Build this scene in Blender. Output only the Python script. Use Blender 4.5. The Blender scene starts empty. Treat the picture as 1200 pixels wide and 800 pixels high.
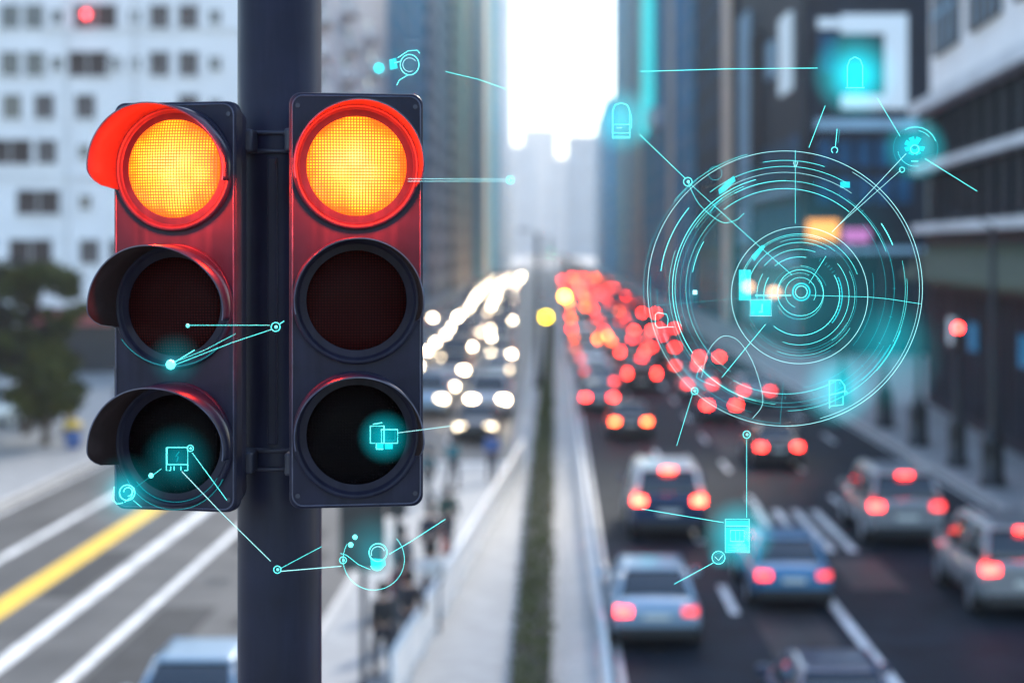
import bpy, bmesh, math, random
from mathutils import Vector, Matrix
R = math.radians
rnd = random.Random(7)
S = bpy.context.scene
COL = S.collection
CAM_H, FPX, VX, VY = 8.0, 2000.0, 650.0, 290.0      # eye height, focal length and vanishing point of the street

def at(x, y, Y):
    """world point seen at photo position x, y, at distance Y along the street"""
    return Vector(((x - VX) * Y / FPX, Y, CAM_H + (VY - y) * Y / FPX))

# ------------------------------------------------------------------ materials
def node_mat(name):
    m = bpy.data.materials.new(name); m.use_nodes = True
    nt = m.node_tree
    return m, nt, nt.nodes['Principled BSDF']

def mat(name, col, rough=.6, metal=0., noise=0., nscale=8., bump=0., coat=0., spec=.5):
    m, nt, b = node_mat(name)
    b.inputs['Base Color'].default_value = (*col, 1)
    b.inputs['Roughness'].default_value = rough
    b.inputs['Metallic'].default_value = metal
    b.inputs['Specular IOR Level'].default_value = spec
    if coat: b.inputs['Coat Weight'].default_value = coat; b.inputs['Coat Roughness'].default_value = .08
    if noise or bump:
        tc = nt.nodes.new('ShaderNodeTexCoord'); n = nt.nodes.new('ShaderNodeTexNoise')
        n.inputs['Scale'].default_value = nscale; n.inputs['Detail'].default_value = 6
        nt.links.new(tc.outputs['Object'], n.inputs['Vector'])
        if noise:
            r = nt.nodes.new('ShaderNodeValToRGB')
            r.color_ramp.elements[0].position = .3; r.color_ramp.elements[1].position = .7
            r.color_ramp.elements[0].color = (*[c * (1 - noise) for c in col], 1)
            r.color_ramp.elements[1].color = (*[min(1, c * (1 + noise)) for c in col], 1)
            nt.links.new(n.outputs['Fac'], r.inputs['Fac']); nt.links.new(r.outputs['Color'], b.inputs['Base Color'])
        if bump:
            bp = nt.nodes.new('ShaderNodeBump'); bp.inputs['Strength'].default_value = bump; bp.inputs['Distance'].default_value = .02
            nt.links.new(n.outputs['Fac'], bp.inputs['Height']); nt.links.new(bp.outputs['Normal'], b.inputs['Normal'])
    return m

def object_colour_mat(name, rough, metal, coat):
    m, nt, b = node_mat(name)
    oi = nt.nodes.new('ShaderNodeObjectInfo')
    nt.links.new(oi.outputs['Color'], b.inputs['Base Color'])
    b.inputs['Roughness'].default_value = rough; b.inputs['Metallic'].default_value = metal
    b.inputs['Coat Weight'].default_value = coat; b.inputs['Coat Roughness'].default_value = .06
    return m

def lamp_mat(name):
    """lit lamp glass: object colour gives hue, object alpha gives strength"""
    m, nt, b = node_mat(name)
    oi = nt.nodes.new('ShaderNodeObjectInfo')
    nt.links.new(oi.outputs['Color'], b.inputs['Emission Color'])
    nt.links.new(oi.outputs['Alpha'], b.inputs['Emission Strength'])
    b.inputs['Base Color'].default_value = (.2, .2, .2, 1)
    b.inputs['Roughness'].default_value = .2
    return m

def emit_mat(name, col, strength, base=(.02, .02, .02)):
    m, nt, b = node_mat(name)
    b.inputs['Base Color'].default_value = (*base, 1)
    b.inputs['Emission Color'].default_value = (*col, 1)
    b.inputs['Emission Strength'].default_value = strength
    return m

def add_mat(name, col, strength):
    m = bpy.data.materials.new(name); m.use_nodes = True; nt = m.node_tree; nt.nodes.remove(nt.nodes['Principled BSDF'])
    e = nt.nodes.new('ShaderNodeEmission'); e.inputs[0].default_value = (*col, 1); e.inputs[1].default_value = strength
    t = nt.nodes.new('ShaderNodeBsdfTransparent'); t.inputs[0].default_value = (.82, .95, .96, 1); a = nt.nodes.new('ShaderNodeAddShader')
    nt.links.new(e.outputs[0], a.inputs[0]); nt.links.new(t.outputs[0], a.inputs[1]); nt.links.new(a.outputs[0], nt.nodes['Material Output'].inputs[0])
    return m
def vol_emit(name, col, strength, power=2.0, radial=True):
    m = bpy.data.materials.new(name); m.use_nodes = True
    nt = m.node_tree; nt.nodes.remove(nt.nodes['Principled BSDF'])
    out = nt.nodes['Material Output']; e = nt.nodes.new('ShaderNodeEmission')
    e.inputs['Color'].default_value = (*col, 1); e.inputs['Strength'].default_value = strength
    if radial:
        tc = nt.nodes.new('ShaderNodeTexCoord'); g = nt.nodes.new('ShaderNodeTexGradient'); g.gradient_type = 'SPHERICAL'
        p = nt.nodes.new('ShaderNodeMath'); p.operation = 'POWER'; p.inputs[1].default_value = power
        k = nt.nodes.new('ShaderNodeMath'); k.operation = 'MULTIPLY'; k.inputs[1].default_value = strength
        nt.links.new(tc.outputs['Object'], g.inputs['Vector']); nt.links.new(g.outputs['Fac'], p.inputs[0])
        nt.links.new(p.outputs[0], k.inputs[0]); nt.links.new(k.outputs[0], e.inputs['Strength'])
    nt.links.new(e.outputs[0], out.inputs['Volume'])
    return m

M = {}
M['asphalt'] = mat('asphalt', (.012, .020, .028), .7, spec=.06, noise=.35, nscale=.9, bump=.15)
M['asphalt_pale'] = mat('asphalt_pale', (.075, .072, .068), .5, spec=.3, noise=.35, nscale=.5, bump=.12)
M['asphalt_patch'] = mat('asphalt_patch', (.030, .031, .033), .65, spec=.2, noise=.3, nscale=2)
M['manhole'] = mat('manhole', (.022, .021, .020), .4, metal=.6, noise=.3, nscale=9)
M['ground'] = mat('ground', (.16, .155, .15), .8, noise=.3, nscale=.3)
M['pave'] = mat('pave', (.28, .285, .285), .55, noise=.18, nscale=2.2, bump=.1)
M['pave_grey'] = mat('pave_grey', (.27, .275, .275), .6, noise=.2, nscale=1.8, bump=.1)
M['kerb'] = mat('kerb', (.45, .44, .42), .6, noise=.15, nscale=3)
M['paint'] = mat('paint', (.66, .66, .64), .55, noise=.3, nscale=1.1)
M['paint_yellow'] = mat('paint_yellow', (.80, .50, .04), .5, noise=.15, nscale=1.5)
M['white_wall'] = mat('white_wall', (.83, .82, .82), .7, noise=.06, nscale=.35)
M['white_trim'] = mat('white_trim', (.70, .69, .68), .6, noise=.1, nscale=1)
M['cream'] = mat('cream', (.82, .71, .60), .7, noise=.12, nscale=.2)
M['concrete'] = mat('concrete', (.58, .60, .63), .75, noise=.15, nscale=.3)
M['grey_clad'] = mat('grey_clad', (.26, .44, .58), .6, spec=.1, noise=.12, nscale=.3)
M['dark_clad'] = mat('dark_clad', (.005, .012, .024), .5, spec=.2, noise=.3, nscale=.5)
M['brown_clad'] = mat('brown_clad', (.010, .014, .022), .6, spec=.2, noise=.3, nscale=.5)
M['glass_dark'] = mat('glass_dark', (.015, .02, .028), .12, spec=.5)
M['shop_glass'] = mat('shop_glass', (.010, .018, .028), .6, spec=.05, noise=.5, nscale=.8)
M['glass_brown'] = mat('glass_brown', (.06, .046, .045), .4, spec=.1, noise=.4, nscale=.6)
M['glass_blue'] = mat('glass_blue', (.05, .33, .56), .5, metal=.0, spec=.03, noise=.35, nscale=.12)
M['glass_teal'] = mat('glass_teal', (.015, .42, .54), .5, metal=.0, spec=.03, noise=.35, nscale=.12)
M['glass_navy'] = mat('glass_navy', (.012, .07, .15), .4, metal=.0, spec=.06, noise=.4, nscale=.2)
M['clad_haze'] = mat('clad_haze', (.62, .63, .66), .7, noise=.1, nscale=.1)  # distance haze mixed into the far blocks' wall and glass colours
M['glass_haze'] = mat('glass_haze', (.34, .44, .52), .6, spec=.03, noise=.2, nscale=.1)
M['cyan_led'] = emit_mat('cyan_led', (.0, .55, .62), .4, base=(.0, .2, .22))
M['orange_sign'] = emit_mat('orange_sign', (1., .40, .08), .5, base=(.5, .2, .03))
M['purple_sign'] = emit_mat('purple_sign', (.5, .16, .42), .3, base=(.3, .08, .25))
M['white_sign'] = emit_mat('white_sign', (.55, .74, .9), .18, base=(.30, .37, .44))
M['warm_lamp'] = emit_mat('warm_lamp', (1., .5, .25), 2.0)
M['awning_green'] = mat('awning_green', (.035, .055, .03), .8, noise=.3, nscale=2)
M['awning_red'] = mat('awning_red', (.35, .07, .06), .8, noise=.2, nscale=2)
M['signal'] = mat('signal', (.012, .013, .030), .36, noise=.25, nscale=14, bump=.05, spec=.16)
M['signal_pole'] = mat('signal_pole', (.009, .011, .028), .42, noise=.3, nscale=6, bump=.06, spec=.16)
def grime(m, dust=(.10, .095, .095), amount=.30):
    nt = m.node_tree; b = nt.nodes['Principled BSDF']; N, L = nt.nodes.new, nt.links.new
    tc = N('ShaderNodeTexCoord'); mp = N('ShaderNodeMapping'); mp.inputs['Scale'].default_value = (38, 38, 3.5); n = N('ShaderNodeTexNoise'); n.inputs['Scale'].default_value = 1.; n.inputs['Detail'].default_value = 7
    L(tc.outputs['Object'], mp.inputs[0]); L(mp.outputs[0], n.inputs['Vector'])
    r = N('ShaderNodeMapRange'); r.inputs[1].default_value = .48; r.inputs[2].default_value = .80; r.inputs[4].default_value = amount; L(n.outputs['Fac'], r.inputs[0])
    mx = N('ShaderNodeMix'); mx.data_type = 'RGBA'; src = b.inputs['Base Color'].links[0].from_socket
    L(r.outputs[0], mx.inputs[0]); L(src, mx.inputs[6]); mx.inputs[7].default_value = (*dust, 1); L(mx.outputs[2], b.inputs['Base Color'])
    rr = N('ShaderNodeMapRange'); rr.inputs[3].default_value = .28; rr.inputs[4].default_value = .6; L(n.outputs['Fac'], rr.inputs[0]); L(rr.outputs[0], b.inputs['Roughness'])
grime(M['signal'], (.05, .055, .085), .22); grime(M['signal_pole'], (.05, .055, .085), .18)
M['hood'] = mat('hood', (.014, .016, .036), .30, noise=.25, nscale=14, bump=.05, spec=.55)
M['edge_highlight'] = mat('edge_highlight', (.06, .065, .11), .35, noise=.4, nscale=30, spec=.5)  # rim highlight painted as a lighter colour on visor edges and door frame
M['bracket'] = mat('bracket', (.035, .038, .06), .45, metal=.4, noise=.2, nscale=20)
M['visor_in'] = mat('visor_in', (.026, .017, .018), .6, spec=.08, noise=.2, nscale=18)
M['black_metal'] = mat('black_metal', (.014, .016, .019), .45, noise=.3, nscale=4)
M['steel'] = mat('steel', (.55, .57, .58), .35, metal=.6, noise=.12, nscale=3)
M['white_rail'] = mat('white_rail', (.72, .73, .73), .4, noise=.08, nscale=3)
M['tyre'] = mat('tyre', (.012, .012, .013), .8)
M['rim'] = mat('rim', (.45, .46, .48), .3, metal=.8)
M['car_paint'] = object_colour_mat('car_paint', .28, .25, .6)
M['car_glass'] = mat('car_glass', (.012, .02, .026), .06, spec=.9)
M['car_trim'] = mat('car_trim', (.016, .017, .019), .55)
M['plate'] = mat('plate', (.6, .6, .55), .5)
M['lamp'] = lamp_mat('lamp')
M['cloth'] = object_colour_mat('cloth', .85, 0, 0)
M['skin'] = mat('skin', (.42, .25, .18), .55)
M['bark'] = mat('bark', (.09, .065, .045), .9, noise=.4, nscale=6, bump=.5)
M['hedge'] = mat('hedge', (.070, .080, .014), .8, spec=.1, noise=.5, nscale=5)
M['leaf'] = mat('leaf', (.045, .06, .014), .7, spec=.1, noise=.5, nscale=1.2)
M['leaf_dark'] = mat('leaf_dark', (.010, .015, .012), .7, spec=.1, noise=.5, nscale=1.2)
M['bin_yellow'] = mat('bin_yellow', (.7, .45, .04), .5)
M['bin_blue'] = mat('bin_blue', (.04, .10, .28), .5)
M['yellow_sign'] = mat('yellow_sign', (.9, .68, .0), .45)
CY = (.10, .92, .92)
M['holo'] = emit_mat('holo', CY, 1.15)
M['holo_pale'] = emit_mat('holo_pale', (.34, .88, .93), .8)
M['holo_dim'] = add_mat('holo_dim', (.01, .45, .52), .34)
M['holo_fill'] = add_mat('holo_fill', (.01, .62, .68), .24)
M['halo'] = vol_emit('halo', (.0, .58, .70), 7.5, 1.3)
M['halo_soft'] = vol_emit('halo_soft', (.0, .42, .52), 2.4, 1.3)

# ------------------------------------------------------------------ mesh builder
class MB:
    def __init__(s): s.v, s.f, s.mi, s.mats, s.sm = [], [], [], [], []
    def m(s, m):
        if m not in s.mats: s.mats.append(m)
        return s.mats.index(m)
    def face(s, idx, m, smooth=False): s.f.append(idx); s.mi.append(s.m(m)); s.sm.append(smooth)
    def box(s, x0, x1, y0, y1, z0, z1, m, T=None):
        b = len(s.v)
        P = [Vector(p) for p in ((x0,y0,z0),(x1,y0,z0),(x1,y1,z0),(x0,y1,z0),(x0,y0,z1),(x1,y0,z1),(x1,y1,z1),(x0,y1,z1))]
        s.v += [T @ p for p in P] if T else P
        for q in ((0,3,2,1),(4,5,6,7),(0,1,5,4),(1,2,6,5),(2,3,7,6),(3,0,4,7)): s.face([b+i for i in q], m)
        return s
    def rings(s, rings, m, cap=True, smooth=True, closed=False):
        b = len(s.v); n = len(rings[0])
        for r in rings: s.v += [Vector(p) for p in r]
        K = len(rings)
        for k in range(K if closed else K - 1):
            k2 = (k + 1) % K
            for i in range(n):
                j = (i + 1) % n
                s.face([b+k*n+i, b+k*n+j, b+k2*n+j, b+k2*n+i], m, smooth)
        if cap and not closed:
            s.face([b+i for i in range(n)][::-1], m); s.face([b+(K-1)*n+i for i in range(n)], m)
        return s
    def tube(s, pts, r, m, n=6, closed=False, cap=True):
        pts = [Vector(p) for p in pts]; K = len(pts); rs = r if isinstance(r, (list, tuple)) else [r] * K
        ring = []; up = None
        for k in range(K):
            if closed: d = pts[(k+1) % K] - pts[k-1]
            else: d = pts[min(k+1, K-1)] - pts[max(k-1, 0)]
            d.normalize()
            if up is None: up = Vector((0,0,1)) if abs(d.z) < .9 else Vector((1,0,0))
            a = d.cross(up).normalized(); up = a.cross(d).normalized()
            ring.append([pts[k] + (a*math.cos(t) + up*math.sin(t))*rs[k] for t in [2*math.pi*i/n for i in range(n)]])
        return s.rings(ring, m, cap, True, closed)
    def cyl(s, c, r, h, m, n=24, r2=None, axis='z'):
        c = Vector(c); r2 = r if r2 is None else r2
        D = {'z': (Vector((1,0,0)), Vector((0,1,0)), Vector((0,0,1))), 'y': (Vector((1,0,0)), Vector((0,0,-1)), Vector((0,1,0))), 'x': (Vector((0,1,0)), Vector((0,0,1)), Vector((1,0,0)))}[axis]
        A = [2*math.pi*i/n for i in range(n)]
        return s.rings([[c + (D[0]*math.cos(t)+D[1]*math.sin(t))*rr + D[2]*hh for t in A] for rr, hh in ((r,0),(r2,h))], m)
    def lathe(s, prof, m, n=20, c=(0,0,0)):
        A = [2*math.pi*i/n for i in range(n)]; c = Vector(c)
        return s.rings([[c + Vector((r*math.cos(t), r*math.sin(t), z)) for t in A] for r, z in prof], m)
    def build(s, name, parent=None, loc=None, colour=None):
        me = bpy.data.meshes.new(name); me.from_pydata([tuple(p) for p in s.v], [], s.f)
        for m in s.mats: me.materials.append(M[m] if isinstance(m, str) else m)
        me.polygons.foreach_set('material_index', s.mi); me.polygons.foreach_set('use_smooth', s.sm)
        me.update()
        o = bpy.data.objects.new(name, me); COL.objects.link(o)
        if parent: o.parent = parent
        if loc is not None: o.location = loc
        if colour: o.color = colour
        return o

def tag(o, label=None, cat=None, group=None, kind=None):
    if label: o['label'] = label
    if cat: o['category'] = cat
    if group: o['group'] = group
    if kind: o['kind'] = kind
    return o
def empty(name, loc=(0,0,0), rz=0.):
    o = bpy.data.objects.new(name, None); COL.objects.link(o)
    o.location = loc; o.rotation_euler = (0,0,rz); o.empty_display_size = .2
    return o
def dup(o, parent=None):
    c = o.copy(); COL.objects.link(c); c.parent = parent
    for ch in list(o.children): dup(ch, c)
    return c
def bevel(o, w, seg=2):
    b = o.modifiers.new('edge', 'BEVEL'); b.width = w; b.segments = seg; b.limit_method = 'ANGLE'; b.angle_limit = R(40)
    return o
def struct(name, mb): return tag(mb.build(name), kind='structure')

# ------------------------------------------------------------------ ground, roads, pavements
KY0, FAR = -40., 2700.
g = MB(); g.box(-190, 190, KY0, FAR, -.60, -.012, 'ground'); struct('ground', g)
def sheet(name, x0, x1, y0, y1, z, m):
    b = MB(); b.box(x0, x1, y0, y1, z - .05, z, m); return struct(name, b)
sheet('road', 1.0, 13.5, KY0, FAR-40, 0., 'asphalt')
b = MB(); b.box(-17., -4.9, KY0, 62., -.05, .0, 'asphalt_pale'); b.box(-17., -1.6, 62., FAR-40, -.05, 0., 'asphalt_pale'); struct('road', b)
# islands and pavements, with kerbs as real steps
b = MB(); b.box(-4.75, .85, KY0, 61.85, -.05, .13, 'pave'); b.box(-1.45, .85, 61.85, FAR-40, -.05, .13, 'pave'); struct('median_pavement', b)
b = MB(); b.box(-4.9, -4.75, KY0, 62., -.05, .15, 'kerb'); b.box(-4.75, -1.45, 61.85, 62., -.05, .15, 'kerb')
b.box(-1.6, -1.45, 62., FAR-40, -.05, .15, 'kerb'); b.box(.85, 1.0, KY0, FAR-40, -.05, .15, 'kerb')
b.box(13.5, 13.72, KY0, FAR-40, -.05, .15, 'kerb'); b.box(-17.2, -17., KY0, FAR-40, -.05, .15, 'kerb'); struct('kerb', b)
sheet('pavement', 13.72, 60, KY0, FAR-40, .13, 'pave_grey')
sheet('pavement', -110, -17.2, KY0, FAR-40, .13, 'pave')
# painted markings
b = MB()
def dash(x, y0, y1, w=.16, m='paint', mb=None): (mb or b).box(x-w/2, x+w/2, y0, y1, -.01, .004, m)
for y in range(-20, 500, 9):
    dash(3.95, y+3.3, y+6.4, .2); dash(11.5, y, y+3.2)
    if y > 50: dash(8.9, y, y+3.0)
    if y > 46: dash(6.25, y, y+3.)
dash(6.25, -20, 40.5, .22); dash(5.85, 26, 33, .24)
for k in range(4): dash(6.15 + .58*k, 45., 52., .25)
dash(1.25, -20, 600, .12); dash(13.25, -20, 600, .12)
struct('road_markings', b)
b = MB()
dash(-12.3, KY0, 61, .66, 'paint_yellow'); dash(-12.3, 62, 600, .3, 'paint_yellow')
dash(-14.25, KY0, 600, .26); dash(-10.65, KY0, 61, .38); dash(-9.0, KY0, 61, .24); dash(-16.7, KY0, 600, .14)
for y in range(70, 500, 9): dash(-9.8, y, y+3.5); dash(-7.1, y, y+3.5); dash(-4.4, y, y+3.5)
b.box(-9.5, -1.8, 63.2, 63.7, -.01, .004, 'paint')
struct('road_markings', b)

rp = random.Random(4); b = MB()
for x0, y0, w_, l_ in ((-16.2, 36, 1.6, 5), (-8.7, 31, 1.2, 7), (-8.6, 45, 2.2, 3.5), (-11.9, 39, .9, 6), (-6.9, 36, 1.0, 9), (4.3, 33, 1.5, 5), (7.0, 40, 1.3, 4), (1.7, 42, 1.4, 3), (9.4, 52, 1.2, 6), (6.5, 66, 1.6, 7)):
    b.box(x0, x0+w_, y0, y0+l_, -.02, .0018, 'asphalt_patch')
struct('road_patches', b)
b = MB()
for x0, y0 in ((-8.1, 41), (-6.4, 33), (4.9, 43.5), (2.9, 40)): b.cyl((x0, y0, -.02), .34, .0235, 'manhole', 24)
struct('road_manhole_covers', b)
# tactile strip beside the hedge
b = MB()
for k in range(170): b.box(.18, .78, 12+k*.3, 12+k*.3+.16, .12, .142, 'kerb')
struct('paving_strip', b)

# ------------------------------------------------------------------ near traffic signal
def rrect(w, h, r, n=6):
    pts = []
    for cx, cz, a0 in ((w/2-r, h/2-r, 0), (-w/2+r, h/2-r, 90), (-w/2+r, -h/2+r, 180), (w/2-r, -h/2+r, 270)):
        for i in range(n+1):
            a = R(a0 + 90*i/n); pts.append((cx + r*math.cos(a), cz + r*math.sin(a)))
    return pts

def lens_mat(name, lit):
    m, nt, bs = node_mat(name)
    N, L = nt.nodes.new, nt.links.new
    tc = N('ShaderNodeTexCoord'); sp = N('ShaderNodeSeparateXYZ'); L(tc.outputs['Object'], sp.inputs[0])
    def math_(op, a, bb=None, c=None):
        n = N('ShaderNodeMath'); n.operation = op
        for i, v in enumerate((a, bb, c)):
            if v is None: continue
            if isinstance(v, (int, float)): n.inputs[i].default_value = v
            else: L(v, n.inputs[i])
        return n.outputs[0]
    pitch = .0068
    def cell(o):  # 0 at the cell middle, 1 on the rib between cells
        f = math_('FRACT', math_('DIVIDE', math_('ADD', o, 1.0), pitch))
        return math_('ABSOLUTE', math_('MULTIPLY', math_('SUBTRACT', f, .5), 2.))
    cx, cz = cell(sp.outputs['X']), cell(sp.outputs['Z'])
    mx = math_('MAXIMUM', cx, cz)
    rib = N('ShaderNodeMapRange'); L(mx, rib.inputs[0]); rib.inputs[1].default_value = .42; rib.inputs[2].default_value = .74
    ribv = rib.outputs[0]
    bp = N('ShaderNodeBump'); bp.inputs['Strength'].default_value = .5; bp.inputs['Distance'].default_value = .002
    L(mx, bp.inputs['Height']); L(bp.outputs['Normal'], bs.inputs['Normal'])
    bs.inputs['Roughness'].default_value = .25
    if lit:
        r2 = math_('SQRT', math_('ADD', math_('POWER', sp.outputs['X'], 2.), math_('POWER', sp.outputs['Z'], 2.)))
        nz = N('ShaderNodeTexNoise'); nz.inputs['Scale'].default_value = 13.; nz.inputs['Detail'].default_value = 2.
        L(tc.outputs['Object'], nz.inputs['Vector'])
        rr = math_('ADD', math_('DIVIDE', r2, .118), math_('MULTIPLY', math_('SUBTRACT', nz.outputs['Fac'], .5), 1.0))
        ramp = N('ShaderNodeValToRGB'); e = ramp.color_ramp.elements
        e[0].position = .0; e[0].color = (1., .80, .16, 1); e[1].position = 1.; e[1].color = (1., .10, .008, 1)
        x = e.new(.46); x.color = (1., .66, .05, 1); x = e.new(.80); x.color = (1., .34, .012, 1)
        L(rr, ramp.inputs[0])
        mixn = N('ShaderNodeMix'); mixn.data_type = 'RGBA'
        L(ribv, mixn.inputs[0]); L(ramp.outputs[0], mixn.inputs[6]); mixn.inputs[7].default_value = (.55, .055, .004, 1)
        L(mixn.outputs[2], bs.inputs['Emission Color']); bs.inputs['Emission Strength'].default_value = 1.15
        bs.inputs['Base Color'].default_value = (.1, .01, .005, 1)
    else:
        mixn = N('ShaderNodeMix'); mixn.data_type = 'RGBA'; L(ribv, mixn.inputs[0])
        c0, c1 = {'amber': ((.040, .005, .005), (.007, .0015, .002)), 'green': ((.0016, .0018, .003), (.0008, .0008, .0012))}[name.split('_')[0]]
        mixn.inputs[6].default_value = (*c0, 1); mixn.inputs[7].default_value = (*c1, 1)
        L(mixn.outputs[2], bs.inputs['Base Color']); bs.inputs['Specular IOR Level'].default_value = .03
    return m
M['lens_red'] = lens_mat('red_lens', True); M['lens_amber'] = lens_mat('amber_lens', False); M['lens_green'] = lens_mat('green_lens', False)

HW, HH, HD = .310, .965, .115
def signal_head(loc, yaw, label, spacing, outer_side):
    root = tag(empty('traffic_light', loc, yaw), label, 'traffic light', 'traffic light heads on the near pole')
    b = MB()
    prof = [(1., -.006, .0), (1., -.0, .006), (1., HD-.012, 0)]
    out = rrect(HW, HH, .026)
    def ring(inset, y): return [(x - math.copysign(inset, x), y, z - math.copysign(inset, z)) for x, z in out]
    b.rings([ring(.006, 0.), ring(.0015, .002), ring(0, .007), ring(.0, .032), ring(.006, .034), ring(.006, .05), ring(.016, HD-.01), ring(.03, HD)], 'signal', True, False)
    o = b.build('housing', root); bevel(o, .0015, 1)
    b = MB()   # raised door frame line round the front
    b.tube([(x*.955, -.0005, z*.985) for x, z in out], .0018, 'edge_highlight', 5, True); b.build('door_frame', root)
    for k, kind in enumerate(('red', 'amber', 'green')):
        zc = spacing * (1 - k)
        rim = MB()
        A = [2*math.pi*i/56 for i in range(56)]
        def circ(r, y): return [(r*math.cos(t), y, r*math.sin(t)) for t in A]
        rim.rings([circ(.1485, .002), circ(.1485, -.010), circ(.1455, -.013), circ(.139, -.013), circ(.136, -.008), circ(.132, .0), circ(.124, .003), circ(.1215, .006)], 'signal', False, True)
        rm = rim.build('lens_ring', root, (0, 0, zc))
        ln = MB()   # shallow domed lens
        rr = [(.1225, .004), (.110, -.004), (.09, -.010), (.06, -.015), (.03, -.0178), (.004, -.0185)]
        ln.rings([circ(r_, y_) for r_, y_ in rr][::-1], 'lens_' + kind, True, True)
        lo = ln.build('lens', rm); lo['label'] = {'red': 'lit red lens glowing orange', 'amber': 'unlit amber lens', 'green': 'unlit green lens'}[kind]
        # visor: open tube, long at the top and cut away underneath
        vz = MB(); n = 60; outer0, outer1, inner0, inner1 = [], [], [], []
        a0, a1 = R(-12), R(200)
        for i in range(n+1):
            a = a0 + (a1-a0)*i/n; s_ = math.sin(a)
            t = max(0., min(1., (a - R(-12))/R(125))); t = t*t*(3-2*t)
            e_ = max(0., min(1., (R(200) - a)/R(20)))
            L_ = .022 + (.030 + .105*t)*math.sqrt(1-(1-e_)**2)
            if outer_side > 0: a = math.pi - a; s_ = math.sin(a)
            c_ = math.cos(a); ro, ri = .1455, .1425; fl = 1.0
            outer0.append(Vector((ro*c_, -.004, ro*s_))); outer1.append(Vector((ro*c_*fl, -L_, ro*s_*fl)))
            inner0.append(Vector((ri*c_, -.004, ri*s_))); inner1.append(Vector((ri*c_*fl, -L_, ri*s_*fl)))
        base = len(vz.v); vz.v += outer0 + outer1 + inner1 + inner0; q = n+1
        for i in range(n):
            for r_, m_ in ((0, 'hood'), (1, 'edge_highlight'), (2, 'visor_in')):
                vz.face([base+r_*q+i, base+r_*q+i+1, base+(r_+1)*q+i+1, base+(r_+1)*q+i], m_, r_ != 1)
        for e in (0, n): vz.face([base+e, base+q+e, base+2*q+e, base+3*q+e], 'signal')
        vz.build('visor', root, (0, 0, zc))
    for zz in (.40, -.40):
        for sx in (-1, 1):
            b = MB(); b.cyl((sx*.136, .003, zz + .052*math.copysign(1, zz)), .0055, -.006, 'bracket', 10, axis='y'); b.build('screw', root)
    return root
HEAD_L = signal_head((-.898, 4.03, 7.861), R(-11.5), 'left traffic light head turned away with red lens lit and hoods jutting left', .325, -1)
HEAD_R = signal_head((-.461, 3.975, 7.877), R(9.0), 'right traffic light head facing the viewer square on, its red lens lit', .3125, 1)
PX, PY = -.688, 4.27
b = MB(); b.lathe([(.19, .13), (.19, .16), (.125, .18), (.118, .5), (.105, .55), (.1035, 12.0), (.09, 12.06), (.0, 12.07)], 'signal_pole', 40)
pole = tag(b.build('signal_pole', None, (PX, PY, 0)), 'thick dark steel pole carrying the two large traffic light heads', 'pole')
for zz in (8.235, 7.46):
    b = MB(); b.tube([(.107*math.cos(t), .107*math.sin(t), zz) for t in [2*math.pi*i/40 for i in range(40)]], .006, 'bracket', 6, True); b.tube([(.107*math.cos(t), .107*math.sin(t), zz+.045) for t in [2*math.pi*i/40 for i in range(40)]], .006, 'bracket', 6, True); b.build('clamp_band', pole)
    for sx, hx, hy in ((-1, -.085, -.175), (1, .095, -.20)):
        b = MB(); b.box(min(hx*.45, hx*1.2), max(hx*.45, hx*1.2), hy, -.07, zz-.005, zz+.05, 'bracket')
        bevel(b.build('bracket', pole), .006)
b = MB(); b.box(-.012, .012, -.118, -.095, 7.52, 8.22, 'signal_pole'); bevel(b.build('cable_duct', pole), .004)
# added red point lights in front of the lit lenses, spilling onto hoods and housings
for H, sp_ in ((HEAD_L, .325), (HEAD_R, .3125)):
    l = bpy.data.lights.new('red_spill_light', 'POINT'); l.color = (1, .022, .005); l.energy = 15; l.shadow_soft_size = .03
    o = bpy.data.objects.new('red_spill_light', l); COL.objects.link(o); o.parent = H; o.location = (0, -.12, sp_ - .02)

# ------------------------------------------------------------------ median furniture
rng = random.Random(3)
def leaf_quads(mb, centre, rad, n, size, mats_, flat=1.):
    for _ in range(n):
        while True:
            p = Vector((rng.uniform(-1,1), rng.uniform(-1,1), rng.uniform(-1,1)))
            if .25 < p.length < 1: break
        p = Vector((p.x*rad[0], p.y*rad[1], p.z*rad[2])) + Vector(centre)
        a = Vector((rng.gauss(0,1), rng.gauss(0,1), rng.gauss(0,1)*flat)).normalized()
        c = a.orthogonal().normalized(); s_ = size*rng.uniform(.6, 1.3)
        i = len(mb.v); mb.v += [p - a*s_, p + c*s_*.55, p + a*s_, p - c*s_*.55]
        mb.face([i, i+1, i+2, i+3], rng.choice(mats_))
root = tag(empty('hedge', (-.42, 26, .13)), 'long low clipped olive green hedge running down the median', 'hedge')
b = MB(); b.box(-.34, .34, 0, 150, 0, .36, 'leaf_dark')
b.build('branches', root)
b = MB()
for k in range(300):
    y = k*.5 if k < 200 else 100 + (k-200)*.5
    leaf_quads(b, (0, y, .34), (.46, .4, .27), 34 if k < 120 else 18, .07, ['hedge', 'hedge', 'leaf'])
b.build('foliage', root)
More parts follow.
